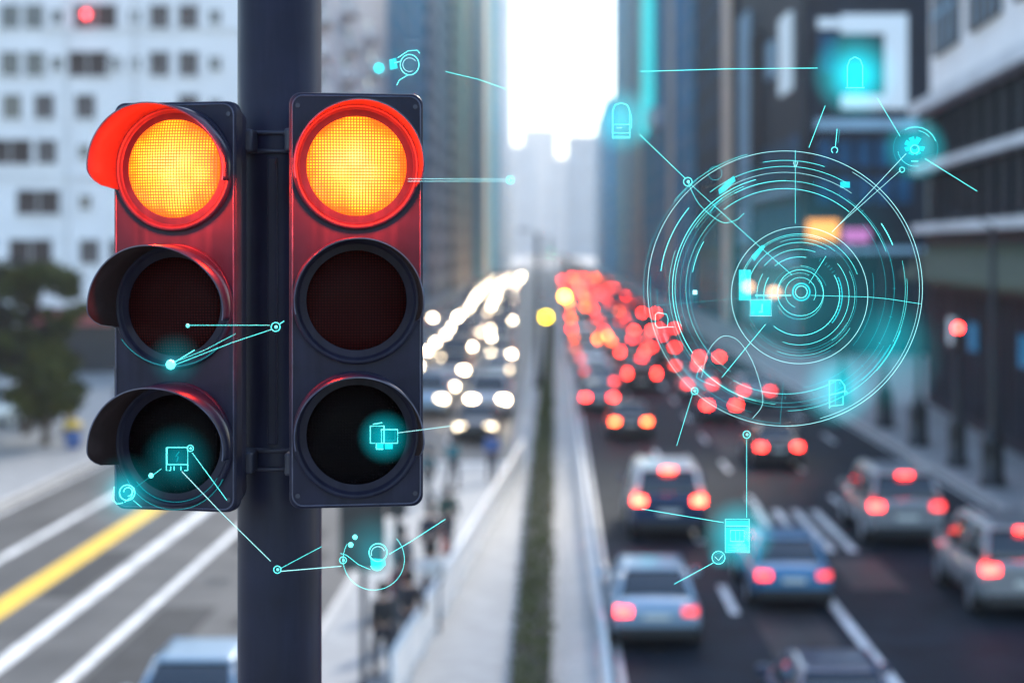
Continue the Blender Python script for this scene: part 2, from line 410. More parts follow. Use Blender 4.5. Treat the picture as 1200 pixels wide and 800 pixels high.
def railing(name, label, p0, p1, h, m, step, rails, panel=False, cat='railing'):
    p0, p1 = Vector(p0), Vector(p1); d = p1 - p0; Ln = d.length; rz = math.atan2(d.y, d.x)
    root = tag(empty(name, p0, rz), label, cat)
    for z, r_ in rails:
        b = MB(); b.tube([(0,0,z), (Ln,0,z)], r_, m, 8); b.build('rail', root)
    if panel:
        b = MB(); b.box(.05, Ln-.05, -.015, .015, .12, h-.12, m); b.build('panel', root)
    n = int(Ln/step); pb = MB(); pb.cyl((0,0,0), .035, h, m, 10); pb.cyl((0,0,0), .07, .02, m, 10); po = pb.build('post', root)
    for i in range(1, min(n, 99)+1):
        c = po.copy(); COL.objects.link(c); c.parent = root; c.location = (min(i*step, Ln), 0, 0)
    return root
railing('guard_rail', 'pale parapet railing slanting along the pedestrian refuge beside the hedge', (-2.75, 29, .13), (-1.12, 61, .13), 1.0, 'white_rail', 2.0, [(1.0, .05), (.16, .03)], True)
railing('guard_rail', 'white guard rail along the kerb between hedge and queue of red tail lights', (.93, 20, .15), (.93, 130, .15), .55, 'white_rail', 3.0, [(.55, .06), (.3, .035)])

def lamp_post(loc, h, label, arm=1.2, group=None, base=True, side=-1):
    root = tag(empty('street_lamp', loc), label, 'street lamp', group)
    b = MB()
    if base: b.lathe([(.46, 0), (.46, .2), (.38, .26), (.36, 1.35), (.41, 1.45), (.28, 1.6), (.16, 1.9), (.12, 2.2), (.09, h), (.0, h+.02)], 'black_metal', 16)
    else: b.lathe([(.22, 0), (.20, .5), (.15, .6), (.12, h), (.0, h+.02)], 'black_metal', 14)
    b.build('post', root)
    b = MB(); b.tube([(0,0,h-.05), (side*arm*.4,0,h+.25), (side*arm,0,h+.3)], .035, 'black_metal', 8); b.build('arm', root)
    b = MB(); b.lathe([(.03, .1), (.16, .06), (.2, 0), (.17, -.08), (.0, -.1)], 'black_metal', 14, (side*arm, 0, h+.27)); b.build('lamp_head', root)
    return root
lamp_post((14.5, 56.5, .13), 8.6, 'tallest black street lamp with thick plinth nearest the parked silver cars', group='black street lamps on the right pavement')
lamp_post((14.5, 68, .13), 8., 'black street lamp standing just beyond the red signal post', group='black street lamps on the right pavement')
lamp_post((14.5, 75, .13), 7.6, 'second black street lamp beyond the red signal post', group='black street lamps on the right pavement')
lamp_post((14.5, 86, .13), 7.6, 'third black street lamp beyond the red signal post, by the side street', group='black street lamps on the right pavement')
lamp_post((-.95, 96, .13), 8.6, 'tall dark lamp post on the median at the end of the hedge', arm=.9, base=False)
lamp_post((-.5, 190, .13), 9., 'distant dark lamp post on the median deep among the queues', arm=.9, base=False)

def small_signal(loc, h, which, label, face=R(0), strength=40., base=True, boxw=.34, both=False):
    root = tag(empty('traffic_signal', loc, face), label, 'traffic signal')
    b = MB()
    if base: b.lathe([(.40, 0), (.40, .2), (.33, .26), (.31, 1.3), (.35, 1.4), (.18, 1.7), (.11, 2.0), (.09, h-.2), (.0, h-.18)], 'black_metal', 16)
    else: b.lathe([(.09, 0), (.06, .1), (.055, h-.1), (0, h-.08)], 'black_metal', 12)
    b.build('post', root)
    b = MB(); b.box(-boxw/2, boxw/2, -.14, .06, h-.55, h+.55, 'black_metal'); bevel(b.build('housing', root), .03)
    for k, nm in enumerate(('red', 'amber', 'green')):
        on = nm == which
        b = MB(); b.cyl((0, -.14, h+.34-.34*k), .12, -.03, 'lamp' if on else 'car_trim', 18, axis='y')
        colr = {'red': (1, .02, .015), 'amber': (1, .42, .02), 'green': (.05, 1, .4)}[nm]
        b.build('lens', root, None, (*colr, strength) if on else None)
        b = MB(); b.tube([(.13*math.cos(a), -.16, h+.34-.34*k+.13*math.sin(a)) for a in [math.pi*i/10 for i in range(11)]], .02, 'black_metal', 5); b.build('hood', root)
    return root
small_signal((14.5, 61.5, .13), 4.65, 'red', 'black traffic signal glowing red on the right pavement between street lamps', strength=28.)
s_ = small_signal((-.55, 250, .13), 7.4, 'green', 'faint distant traffic signal showing green above the oncoming cars', strength=14., base=False)
# pedestrian signal and sign post on the refuge, seen from behind
def post_sign(loc, h, label, name, cat, w, hh, m, z, disc=False, post_m='black_metal'):
    root = tag(empty(name, loc), label, cat)
    b = MB(); b.lathe([(.11, 0), (.10, .05), (.06, .08), (.055, h), (0, h+.01)], post_m, 14); b.build('post', root)
    b = MB()
    if disc: b.cyl((0, -.06, z), w, -.02, m, 28, axis='y')
    else: b.box(-w/2, w/2, -.25, -.04, z-hh/2, z+hh/2, m)
    bevel(b.build('sign_face' if disc else 'signal_box', root), .01)
    return root
post_sign((-3.42, 30.5, .13), 4.4, 'dark post with a black signal box, beside the thick signal pole', 'pedestrian_signal', 'traffic signal', .8, 1.9, 'black_metal', 3.1)
post_sign((-2.78, 30.2, .13), 3.9, 'slim dark post on the refuge where the pale railing begins', 'pedestrian_signal', 'traffic signal', .34, .9, 'black_metal', 3.6)
def beacon(loc, h, label, colr=(1, .42, .03, 22)):
    root = tag(empty('beacon_lamp', loc), label, 'beacon')
    b = MB(); b.lathe([(.10, 0), (.06, .1), (.05, h-.2), (0, h-.19)], 'black_metal', 12); b.build('post', root)
    b = MB(); b.lathe([(.05, h-.2), (.2, h-.15), (.24, h), (.2, h+.15), (0, h+.22)], 'lamp', 16); b.build('globe', root, None, colr)
beacon((-.475, 95, .13), 4.0, 'bright yellow lamp disc on a post at the end of the hedge', (1, .66, .0, 9))
beacon((.7, 118, .13), 4.5, 'amber flashing beacon beside the yellow disc at the head of the red queue')

# ------------------------------------------------------------------ cars
def sup(w, z0, z1, y, n=20, ex=4.):
    zc, hz = (z0+z1)/2, (z1-z0)/2; out = []
    for i in range(n):
        t = 2*math.pi*i/n; c, s = math.cos(t), math.sin(t)
        out.append((math.copysign(abs(c)**(2/ex), c)*w, y, zc + math.copysign(abs(s)**(2/ex), s)*hz))
    return out
def rring(y0, y1, w, z, n=4, r=.16):
    pts = []
    for cx, cy, a0 in ((w-r, y1-r, 0), (-w+r, y1-r, 90), (-w+r, y0+r, 180), (w-r, y0+r, 270)):
        for i in range(n+1):
            a = R(a0 + 90*i/n); pts.append((cx + r*math.cos(a), cy + r*math.sin(a), z))
    return pts
KINDS = {
 'sedan': dict(body=[(-2.32,.68,.40,.80),(-2.27,.82,.30,.95),(-2.0,.89,.24,1.02),(-1.3,.91,.20,1.00),(0,.91,.20,.97),(1.0,.91,.20,.96),(1.6,.90,.20,.90),(2.1,.84,.24,.80),(2.28,.70,.32,.68)],
   cab=((-1.75,1.10,.82,.93),(-1.05,.40,.63,1.42)), tail=(-2.29,.82,.66), head=(2.18,.66,.62), wheel=.33, top=1.45),
 'suv': dict(body=[(-2.25,.76,.42,1.02),(-2.2,.88,.32,1.12),(-1.8,.93,.26,1.14),(-1.0,.94,.24,1.12),(0,.94,.24,1.08),(1.0,.94,.24,1.06),(1.6,.92,.24,1.02),(2.1,.88,.28,.94),(2.28,.74,.36,.78)],
   cab=((-2.12,1.15,.86,1.05),(-1.86,.45,.70,1.66)), tail=(-2.23,.98,.72), head=(2.2,.80,.66), wheel=.37, top=1.70),
 'van': dict(body=[(-2.45,.84,.40,1.2),(-2.4,.93,.30,1.28),(-1.8,.96,.26,1.28),(0,.96,.26,1.26),(1.2,.96,.26,1.2),(1.9,.94,.26,1.08),(2.3,.88,.30,.96),(2.44,.74,.38,.8)],
   cab=((-2.36,1.75,.90,1.2),(-2.26,.85,.80,2.0)), tail=(-2.43,1.15,.80), head=(2.36,.86,.68), wheel=.36, top=2.05),
}
def make_car(kind, detail):
    K = KINDS[kind]; root = empty('car')
    b = MB(); b.rings([sup(w, z0, z1, y) for y, w, z0, z1 in K['body']], 'car_paint', True, True); b.build('body', root)
    (ya, yb, wa, za), (yc, yd, wc, zc) = K['cab']
    b = MB(); L5 = [0, .35, .7, 1.]
    b.rings([rring(ya+(yc-ya)*t, yb+(yd-yb)*t, wa+(wc-wa)*t, za+(zc-za)*t) for t in L5], 'car_glass', True, True); b.build('windows', root)
    b = MB(); b.rings([rring(yc-.05, yd+.05, wc+.03, zc-.01), rring(yc-.04, yd+.04, wc+.025, zc+.03), rring(yc+.15, yd-.15, wc-.14, K['top'])], 'car_paint', True, True)
    for sx in (-1, 1):
        b.tube([(sx*(wa-.05), ya+.05, za), (sx*(wc-.03), yc+.06, zc)], .065, 'car_paint', 6)
        b.tube([(sx*(wa-.05), yb-.05, za), (sx*(wc-.03), yd-.06, zc)], .055, 'car_paint', 6)
        b.tube([(sx*(wa+.0), (ya+yb)/2-.1, za), (sx*(wc+.0), (yc+yd)/2-.1, zc)], .05, 'car_paint', 6)
    b.build('roof', root)
    ty, tz, tx = K['tail']; hy, hz, hx = K['head']
    for sx in (-1, 1):
        b = MB(); w_ = .145 if kind != 'van' else .09; h_ = .075 if kind != 'van' else .15
        b.box(sx*tx-w_, sx*tx+w_, ty-.035, ty+.12, tz-h_, tz+h_, 'lamp'); b.build('tail_light', root, None, (1, .022, .014, 8))
        b = MB(); b.box(sx*hx-.19, sx*hx+.19, hy-.12, hy+.06, hz-.09, hz+.09, 'lamp'); b.build('headlight', root, None, (1, .92, .78, .0))
    if detail:
        R_ = K['wheel']
        for sx in (-1, 1):
            for wy in (-1.38, 1.42):
                b = MB(); b.cyl((-.11, 0, 0), R_, .22, 'tyre', 22, axis='x'); w = b.build('wheel', root, (sx*.83, wy, R_))
                b = MB(); b.cyl((-.125, 0, 0), R_*.62, .25, 'rim', 14, axis='x'); b.build('rim', w)
            b = MB(); b.rings([sup(.10, -.07, .07, y, 10, 3) for y in (-.06, .05, .09)], 'car_paint'); b.build('mirror', root, (sx*1.0, yb-.35, za+.10))
        b = MB(); y0 = K['body'][0][0]; b.box(-.80, .80, y0-.04, y0+.2, .30, .52, 'car_trim'); bevel(b.build('rear_bumper', root), .04)
        b = MB(); b.box(-.26, .26, y0-.03, y0+.05, .66, .77, 'plate'); b.build('number_plate', root)
        y1 = K['body'][-1][0]; b = MB(); b.box(-.55, .55, y1-.14, y1+.02, .36, .50, 'car_trim'); b.build('grille', root)
        if kind != 'sedan':
            b = MB(); b.box(-.16, .16, yc-.12, yc-.03, zc-.03, zc+.02, 'lamp'); b.build('brake_light', root, None, (1, .03, .02, 8))
            for sx in (-1, 1):
                b = MB(); b.tube([(sx*wc*.85, yc+.15, K['top']), (sx*wc*.85, yc+.2, K['top']+.05), (sx*wc*.85, yd-.2, K['top']+.05), (sx*wc*.85, yd-.15, K['top'])], .02, 'steel', 6); b.build('roof_rail', root)
    else:
        b = MB(); R_ = K['wheel']; b.cyl((-.11, 0, 0), R_, .22, 'tyre', 12, axis='x'); w = b.build('wheel', root, (.83, -1.38, R_))
        for p in ((-.83, -1.38, R_), (.83, 1.42, R_), (-.83, 1.42, R_)): v = dup(w, root); v.location = p
    return root
PROTO = {}
USED = set()
COLS = {'white': (.72,.72,.71), 'silver': (.42,.44,.46), 'grey': (.14,.15,.16), 'silver grey': (.27,.28,.29), 'black': (.013,.014,.016), 'blue': (.05, .19, .34), 'navy': (.02,.045,.10), 'red': (.30,.02,.02), 'beige': (.42,.36,.28), 'pale blue': (.27, .38, .48)}
def dull(o, f=.12):
    tl = [c for c in o.children if c.name.startswith('tail_light')]
    m_ = max(tl, key=lambda c: c.data.vertices[0].co.x); m_.color = (*m_.color[:3], m_.color[3]*f)

def car(kind, colour, x, y, toward, label, group=None, tail=8., head=0., detail=True, yaw=0., hue=None, roof=None):
    key = (kind, detail)
    if key not in PROTO: PROTO[key] = make_car(*key)
    o = PROTO[key] if key not in USED else dup(PROTO[key]); USED.add(key)
    o.location = (x, y, 0); o.rotation_euler = (0, 0, (math.pi if toward else 0) + yaw)
    for k in ('label', 'category', 'group'):
        if k in o: del o[k]
    tag(o, label, 'car', group)
    c = COLS[colour]
    for ch in o.children:
        n = ch.name.split('.')[0]
        if n in ('body', 'roof', 'mirror'): ch.color = (*(COLS[roof] if roof and n == 'roof' else c), 1)
        elif n in ('tail_light', 'brake_light'): ch.color = (*(hue or (1, .022, .014)), tail)
        elif n == 'headlight': ch.color = (1, .79, .53, head)
    return o
for key in ((k, d) for k in KINDS for d in (True, False)): PROTO[key] = make_car(*key)
G_R = 'cars driving away on the right carriageway'
half = 2.3
dull(car('sedan', 'pale blue', 2.02, 33.7+half, 0, 'pale blue sedan nearest the white guard rail, its left tail light bright', G_R, 7))
car('suv', 'navy', 3.1, 46.4+half, 0, 'white roofed tall dark SUV ahead of the pale blue sedan', G_R, 11, hue=(1, .05, .022), roof='white').scale = (1.12, 1.1, 1.17)
dull(car('sedan', 'blue', 5.25, 37.4+half, 0, 'blue saloon in the middle lane with dull tail lights', G_R, 3), .3)
dull(car('suv', 'silver grey', 9.35, 45.4+half, 0, 'silver grey SUV with high red lamps, ahead of the one cut by the picture edge', G_R, 9), .2)
car('suv', 'silver grey', 10.1, 36.5+half, 0, 'silver grey SUV cut by the right edge of the picture', G_R, 10)
car('sedan', 'navy', 4.45, 25.2+half, 0, 'dark blue grey car cut off by the bottom edge ahead of the blue saloon', G_R, 6)
car('sedan', 'black', 8.1, 61.5+half, 0, 'black car with three red lamps below the big round hologram', G_R, 14)
car('sedan', 'navy', 7.6, 80, 0, 'dark blue car with red lights just under the rim of the round hologram', G_R, 20)
car('sedan', 'black', 3.15, 70.5+half, 0, 'black car with orange tinted tail lights ahead of the tall SUV', G_R, 14, hue=(1, .08, .02))
car('sedan', 'grey', 2.15, 82+half, 0, 'grey car beside the median ahead of the orange lit black car', G_R, 18)
car('van', 'black', 4.75, 93+half, 0, 'black van standing out tall among the red tail lights', G_R, 18)
car('sedan', 'pale blue', -5.75, 27.6, 1, 'pale blue car at the bottom edge behind the thick pole, windscreen towards us', None, 5, .6)
car('suv', 'white', -24.5, 76., 0, 'white parked SUV on the forecourt before the white building', None, 0, 0, yaw=R(62))
ORD = 'first second third fourth fifth sixth seventh eighth ninth tenth eleventh twelfth thirteenth fourteenth fifteenth'.split()
LANES_R = [(2.4, 'median lane', 94), (5.1, 'second lane', 104), (7.7, 'third lane', 92), (10.3, 'fourth lane', 88)]
for li, (lx, lname, y) in enumerate(LANES_R):
    n = 0
    while y < 430:
        kind = rnd.choice(['sedan', 'sedan', 'sedan', 'suv', 'suv', 'van']) if y > 110 else 'sedan'
        colour = rnd.choice(['white', 'silver', 'grey', 'black', 'black', 'navy', 'red', 'silver', 'white'])
        kw = dict(tail=(6 + y*.13) * rnd.choice([.12, .3, .6, 1., 1.4]), detail=y < 120, hue=rnd.choice([(1,.03,.02), (1,.022,.015), (1,.02,.012), (1,.05,.035), (1,.11,.02)]))
        if y < 185 and n < 15: lab = f'{colour} {"van" if kind == "van" else "SUV" if kind == "suv" else "car"} with red tail lights, {ORD[n]} of the queue in the {lname}'
        else: lab = f'distant {colour} {"van" if kind == "van" else "car"} with red tail lights deep in the queue of the {lname}'
        car(kind, colour, lx + rnd.uniform(-.3, .3), y, 0, lab, 'queue of red tail lights', **kw); n += 1
        y += rnd.uniform(7.5, 11.5) * (1 if li < 2 else 1.5 if li == 2 else 3.5) * (1 if y < 200 else 1.3)
LANES_L = [(-3.0, 'median lane', 72), (-5.75, 'second lane', 82), (-8.4, 'third lane', 96), (-11.0, 'fourth lane', 120)]
for li, (lx, lname, y) in enumerate(LANES_L):
    n = 0
    while y < (440 if li < 3 else 180):
        kind = rnd.choice(['sedan', 'sedan', 'suv', 'suv', 'van'])
        colour = rnd.choice(['white', 'silver', 'grey', 'black', 'beige', 'white', 'pale blue', 'silver'])
        if y < 185 and n < 15: lab = f'oncoming {colour} {"van" if kind == "van" else "SUV" if kind == "suv" else "car"} with headlights on, {ORD[n]} in the {lname}'
        else: lab = f'distant oncoming {colour} {"van" if kind == "van" else "car"} with headlights on far down the {lname}'
        car(kind, colour, lx + rnd.uniform(-.3, .3) - min(6., max(0., (y-80)*.022)), y, 1, lab, 'oncoming cars with headlights on', tail=4, head=(4 + y*.16) * rnd.choice([.25, .6, .9, 1.2, 1.6]), detail=y < 100); n += 1
        y += rnd.uniform(9., 14.) * (1 if li < 3 else 1.5)
for key in PROTO:
    if key not in USED:
        def kill(o):
            for c in list(o.children): kill(c)
            bpy.data.objects.remove(o)
        kill(PROTO[key])

# ------------------------------------------------------------------ people
def skin_body(name, joints, edges, radii, m, parent, colour=None, lev=1):
    me = bpy.data.meshes.new(name); me.from_pydata(joints, edges, []); me.materials.append(M[m])
    o = bpy.data.objects.new(name, me); COL.objects.link(o); o.parent = parent
    sk = o.modifiers.new('skin', 'SKIN'); sk.use_smooth_shade = True
    for i, v in enumerate(me.skin_vertices[0].data):
        v.radius = (radii[i], radii[i]); v.use_root = i == 0
    sd = o.modifiers.new('smooth', 'SUBSURF'); sd.levels = lev; sd.render_levels = lev
    if colour: o.color = (*colour, 1)
    return o
def person(loc, rz, label, jacket, trousers, hair=(.02,.015,.012), bag=None, stride=.22, group='pedestrians'):
    root = tag(empty('person', loc, rz), label, 'person', group)
    s = stride
    J = [(0,0,.95), (0,.01,1.15), (0,.02,1.38), (0,.02,1.50), (0,-.01,1.58), (0,-.02,1.70),
         (.17,.02,1.40), (.22,s*.5,1.14), (.22,s*.5-.12,.90), (-.17,.02,1.40), (-.22,-s*.5,1.14), (-.22,-s*.5-.10,.90),
         (.09,0,.88), (.10,-s*.6,.50), (.10,-s*.5+.02,.09), (.10,-s*.5-.13,.04), (-.09,0,.88), (-.10,s*.4,.50), (-.10,s*1.3,.12), (-.10,s*1.3-.12,.05)]
    E = [(0,1),(1,2),(2,3),(3,4),(4,5),(2,6),(6,7),(7,8),(2,9),(9,10),(10,11),(0,12),(12,13),(13,14),(14,15),(0,16),(16,17),(17,18),(18,19)]
    Rr = [.13,.12,.14,.055,.085,.075,.06,.045,.035,.06,.045,.035,.085,.06,.045,.035,.085,.06,.045,.035]
    skin_body('body', J, E, Rr, 'skin', root)
    skin_body('jacket', [J[i] for i in (0,1,2,6,7,9,10)] + [(.22,s*.5-.09,.97), (-.22,-s*.5-.08,.97)], [(0,1),(1,2),(2,3),(3,4),(2,5),(5,6),(4,7),(6,8)], [.16,.15,.165,.085,.066,.085,.066,.055,.055], 'cloth', root, jacket)
    skin_body('trousers', [J[i] for i in (0,12,13,14,16,17,18)], [(0,1),(1,2),(2,3),(0,4),(4,5),(5,6)], [.145,.10,.078,.062,.10,.078,.062], 'cloth', root, trousers)
    b = MB(); b.lathe([(.055,1.52), (.10,1.57), (.115,1.65), (.10,1.74), (.05,1.79), (0,1.80)], 'cloth', 14, (0, .025, 0)); b.build('hair', root, None, (*hair, 1))
    for sx in (-1, 1):
        b = MB(); b.rings([sup(.05, 0, .09, y_, 10, 3) for y_ in (-.17, -.1, .04, .08)], 'cloth')
        b.build('shoe', root, (sx*.10, (-s*.5 if sx > 0 else s*1.3) + .02, .0), (.02, .02, .02, 1))
    if bag:
        br = tag(empty('shoulder_bag', Vector(loc) + Vector((.33, 0, .62))), bag[1], 'bag')
        b = MB(); b.box(-.06, .06, -.15, .15, 0, .28, 'cloth'); bevel(b.build('pouch', br, None, (*bag[0], 1)), .03)
        b = MB(); b.tube([(0,-.10,.27), (-.05,-.06,.5), (-.10,0,.56), (-.05,.06,.5), (0,.10,.27)], .012, 'cloth', 6); b.build('strap', br, None, (*bag[0], 1))
person((-2.95, 40.5, .13), 0, 'person in a dark navy coat standing by the pale railing with a red bag', (.02,.025,.04), (.02,.02,.03), bag=((.42,.05,.03), 'red shoulder bag held by the dark coated person at the railing'))
person((-2.75, 32.4, .13), R(160), 'person in a black jacket walking away in front of the slim dark post', (.018,.018,.024), (.015,.018,.03))
person((-3.05, 34.0, .13), R(20), 'person in a maroon top close behind the black jacketed walker', (.16,.03,.035), (.02,.02,.03))
person((-2.55, 35.4, .13), R(190), 'person in a white shirt near the foot of the pale railing', (.62,.60,.58), (.03,.04,.07))
person((-2.1, 57.5, .13), R(10), 'person in a bright blue jacket at the far tip of the refuge', (.05,.13,.34), (.03,.03,.05))
person((-3.3, 55.5, .13), R(30), 'person in a teal jacket crossing at the far end of the refuge', (.02,.16,.19), (.02,.03,.04))
person((-3.9, 52.5, .13), R(-40), 'person in dark teal clothes behind the right signal head edge', (.015,.09,.11), (.01,.03,.04))
person((-20.2, 71., .13), R(70), 'person in dark clothes and tan trousers under the left street tree', (.03,.03,.05), (.30,.20,.10))
person((-19.0, 74., .13), R(-80), 'person in a blue top walking on the left forecourt', (.05,.11,.30), (.05,.05,.06))

person((-3.15, 31.2, .13), R(-150), 'person in a charcoal coat at the foot of the slim dark post', (.02,.02,.022), (.02,.022,.03))
person((-3.35, 37.5, .13), R(15), 'person in a grey hooded top near the black signal box', (.10,.11,.12), (.02,.03,.05))
person((-2.75, 44.0, .13), R(170), 'person in a dark green jacket beyond the one with the red bag', (.02,.05,.04), (.02,.02,.03))
# litter bin
root = tag(empty('litter_bin', (-18.9, 67., .13)), 'blue litter bin with a yellow lid on the left forecourt', 'litter bin')
b = MB(); b.lathe([(.26,0), (.30,.05), (.32,.75), (.0,.76)], 'bin_blue', 18); b.build('bin_body', root)
b = MB(); b.lathe([(.34,.76), (.35,.9), (.30,1.02), (.1,1.1), (0,1.1)], 'bin_yellow', 18); b.build('lid', root)

# ------------------------------------------------------------------ trees
def tree(loc, h, rad, label, mats_, n=60, group=None, seed=1):
    global rng
    rng = random.Random(seed)
    root = tag(empty('street_tree', loc), label, 'tree', group)
    b = MB(); th = h*.42
    b.tube([(0,0,-.1), (.03,.02,th*.4), (-.03,.05,th*.8), (.02,.02,h*.72)], [.19,.15,.13,.05], 'bark', 10)
    for k in range(9):
        a = k*2.4; z0 = th*(.75 + .07*k); L_ = rad*rng.uniform(.55,.95)
        b.tube([(0,0,z0), (L_*.5*math.cos(a), L_*.5*math.sin(a), z0+.5), (L_*math.cos(a), L_*math.sin(a), z0+rng.uniform(.7,1.5))], [.07,.045,.015], 'bark', 6)
    b.build('trunk', root)
    b = MB()
    for k in range(n):
        a = rng.uniform(0, 2*math.pi); u = rng.uniform(.15, 1.)**.6; zz = rng.uniform(-1, 1)
        rr = rad*u*math.sqrt(max(.05, 1-zz*zz*.8))
        c = (rr*math.cos(a), rr*math.sin(a), h*.68 + zz*h*.30)
        q = rng.uniform(.35, .85)
        leaf_quads(b, c, (q, q, q*.7), 120, .15, [rng.choice(mats_)])
    b.build('crown', root)
tree((-22.3, 72, .13), 7.2, 2.5, 'olive green street tree in front of the white building, right one of two', ['leaf', 'leaf', 'leaf_dark', 'hedge'], 70, 'street trees before the white building', 5)
tree((-24.6, 69, .13), 8.6, 2.7, 'dark leafy street tree cut by the left edge of the picture', ['leaf_dark', 'leaf_dark', 'leaf'], 85, 'street trees before the white building', 9)

tree((-20.3, 68, .13), 3.8, 1.5, 'low olive green bushy tree beside the litter bin', ['leaf', 'hedge', 'leaf'], 40, 'street trees before the white building', 12)
tree((-22.9, 64, .13), 6.4, 2.4, 'dark round tree at the left picture edge, nearest of the group', ['leaf_dark', 'leaf_dark', 'leaf'], 80, 'street trees before the white building', 15)
# ------------------------------------------------------------------ buildings
def window_proto(name, root, w, h, glass, trim, sill=True):
    """window facing -Y, origin at its middle on the wall surface"""
    b = MB(); t = .09
    b.box(-w/2, w/2, -.02, .04, -h/2, h/2, glass)
    o = b.build(name, root)
    f = MB(); f.box(-w/2-t, -w/2, -.06, .03, -h/2-t, h/2+t, trim); f.box(w/2, w/2+t, -.06, .03, -h/2-t, h/2+t, trim)
    f.box(-w/2, w/2, -.06, .03, h/2, h/2+t, trim); f.box(-w/2, w/2, -.06, .03, -h/2-t, -h/2, trim)
    f.box(-.03, .03, -.05, -.025, -h/2, h/2, trim); f.build('frame', o)
    if sill:
        s = MB(); s.box(-w/2-.18, w/2+.18, -.16, .0, -h/2-.17, -h/2-.095, trim); s.build('sill', o)
    return o
def put(proto, root, p, rz=0., first=[None]):
    if proto.get('used'): o = dup(proto, root)
    else: o = proto; o['used'] = 1
    o.location = p; o.rotation_euler = (0,0,rz); return o

# the white apartment block on the left
root = tag(empty('apartment_building', (-19.7, 108, .13)), 'white apartment block on the left with many small dark windows', 'building')
bx0 = -34.
b = MB(); b.box(bx0, 0, 0, 92, 4.1, 70, 'white_wall'); b.build('wall', root)
b = MB(); b.box(bx0+.1, -.1, .25, 91.8, 0, 4.1, 'glass_dark'); b.build('shopfront', root)
for xx in (-33.4, -27., -20.5, -14., -7.2, -.6):
    c = MB(); c.box(xx-.5, xx+.5, -.04, .6, 0, 4.1, 'white_trim'); c.build('pier', root)
for zz in (12.2, 21.5):
    c = MB(); c.box(bx0-.1, .1, -.14, -.003, zz, zz+.22, 'white_trim'); c.build('cornice', root)
for xx in (-11.2, -6.9):
    c = MB(); c.box(xx-.14, xx+.14, -.10, -.003, 4.1, 69, 'white_trim'); c.build('pilaster', root)
P_std = window_proto('window', root, 1.15, 1.5, 'glass_dark', 'white_trim')
P_sml = window_proto('window', root, .7, .8, 'glass_dark', 'white_trim')
P_wide = window_proto('window', root, 2.7, 1.55, 'glass_brown', 'white_trim')
P_brn = window_proto('window', root, 1.2, 1.5, 'glass_brown', 'white_trim')
rows_px = {20: [(12,'d'),(40,'d'),(67,'s'),(112,'w'),(158,'s'),(187,'b'),(221,'b')], 75: [(12,'d'),(41,'d'),(67,'s'),(103,'w'),(134,'s'),(158,'s'),(187,'b'),(221,'b')],
           125: [(14,'d'),(52,'b'),(100,'b'),(221,'b')], 178: [(12,'w'),(55,'b'),(99,'s')], 237: [(45,'w'),(100,'s')], 295: [(36,'w'),(105,'b'),(140,'b')], -34: [(12,'d'),(41,'d'),(67,'s'),(110,'w'),(187,'b'),(221,'b')]}
for yy, lst in rows_px.items():
    for xx, k in lst + [(252, 's'), (-30, 'd'), (-60, 'b')]:
        p = at(xx, yy, 108) - Vector((-19.7, 108, .13)); p.y = 0
        put({'d': P_std, 's': P_sml, 'w': P_wide, 'b': P_brn}[k], root, p)
for fl in range(9):
    for k in range(5): put(P_brn, root, (0, 5 + k*17.6, 6.2+fl*3.08), R(90))
    for k in range(4):
        c = MB(); y0 = 10 + k*20 + (fl % 2)*3; z0 = 4.9+fl*3.08
        c.box(-.0, 1.25, y0, y0+4.6, z0, z0+.16, 'white_trim'); c.box(1.17, 1.25, y0, y0+4.6, z0+.163, z0+1.15, 'white_wall'); c.box(.003, 1.167, y0, y0+.08, z0+.163, z0+1.15, 'white_wall'); c.box(.003, 1.167, y0+4.52, y0+4.6, z0+.163, z0+1.15, 'white_wall')
        bo = c.build('balcony', root); c = MB(); c.box(.003, .06, y0+.8, y0+3.6, z0+.2, z0+2.3, 'glass_dark'); c.build('door', bo)
aw = MB(); aw.rings([[(x, y, z) for y, z in ((-.02, 3.9), (-.02, 3.75), (-1.5, 3.05), (-1.5, 3.2))] for x in (-13.6, -8.)], 'awning_red', True, False); aw.build('awning', root)
aw = MB(); aw.rings([[(x, y, z) for y, z in ((-.02, 3.9), (-.02, 3.75), (-1.4, 3.05), (-1.4, 3.2))] for x in (-6.6, -1.2)], 'white_trim', True, False); aw.build('awning', root)
b = MB(); b.lathe([(.0,-.25), (.25,0), (.0,.25)], 'lamp', 12); b.build('red_lantern', root, at(101, 17, 107.6) - Vector((-19.7, 108, .13)), (1, .06, .08, 5.))
b = MB(); b.box(bx0-.3, .3, -.3, 92.3, 70, 70.6, 'white_trim'); b.build('roof', root)

def tower(label, x0, x1, y0, y1, h, glass, clad, fl=3.6, fin=3.0, band=.9, finw=.5, street=1, extra=None, top='concrete'):
    """x0 is the street face; street=+1 when that face looks towards +X"""
    root = tag(empty('tower_block', (x0, y0, .13)), label, 'building')
    W = abs(x1 - x0); sx = -street                        # the body runs away from the street
    def bx(mb, a, b_, *r): mb.box(min(sx*a, sx*b_), max(sx*a, sx*b_), *r)
    D = y1 - y0
    b = MB(); bx(b, .08, W, .08, D, 0, h, glass); b.build('curtain_wall', root)
    b = MB(); n = int(h/fl)
    for k in range(1, n+1):
        z = k*fl; bx(b, .03, W, .03, D, z-band, z, clad)
    if n: b.build('floor_bands', root)
    if finw:
        b = MB(); k = 0
        m = int(D/fin)
        for k in range(m+1):
            y = min(D-finw, k*fin); bx(b, -.02, .6, y, y+finw, 0, h, clad)
        for k in range(1, int(W/fin)):
            x = k*fin; bx(b, x, x+finw, -.02, .6, 0, h, clad)
        b.build('fins', root)
    b = MB(); bx(b, -.2, W+.2, -.2, D, h, h+1.2, top); b.build('roof', root)
    if extra: extra(root, bx, D, W)
    return root
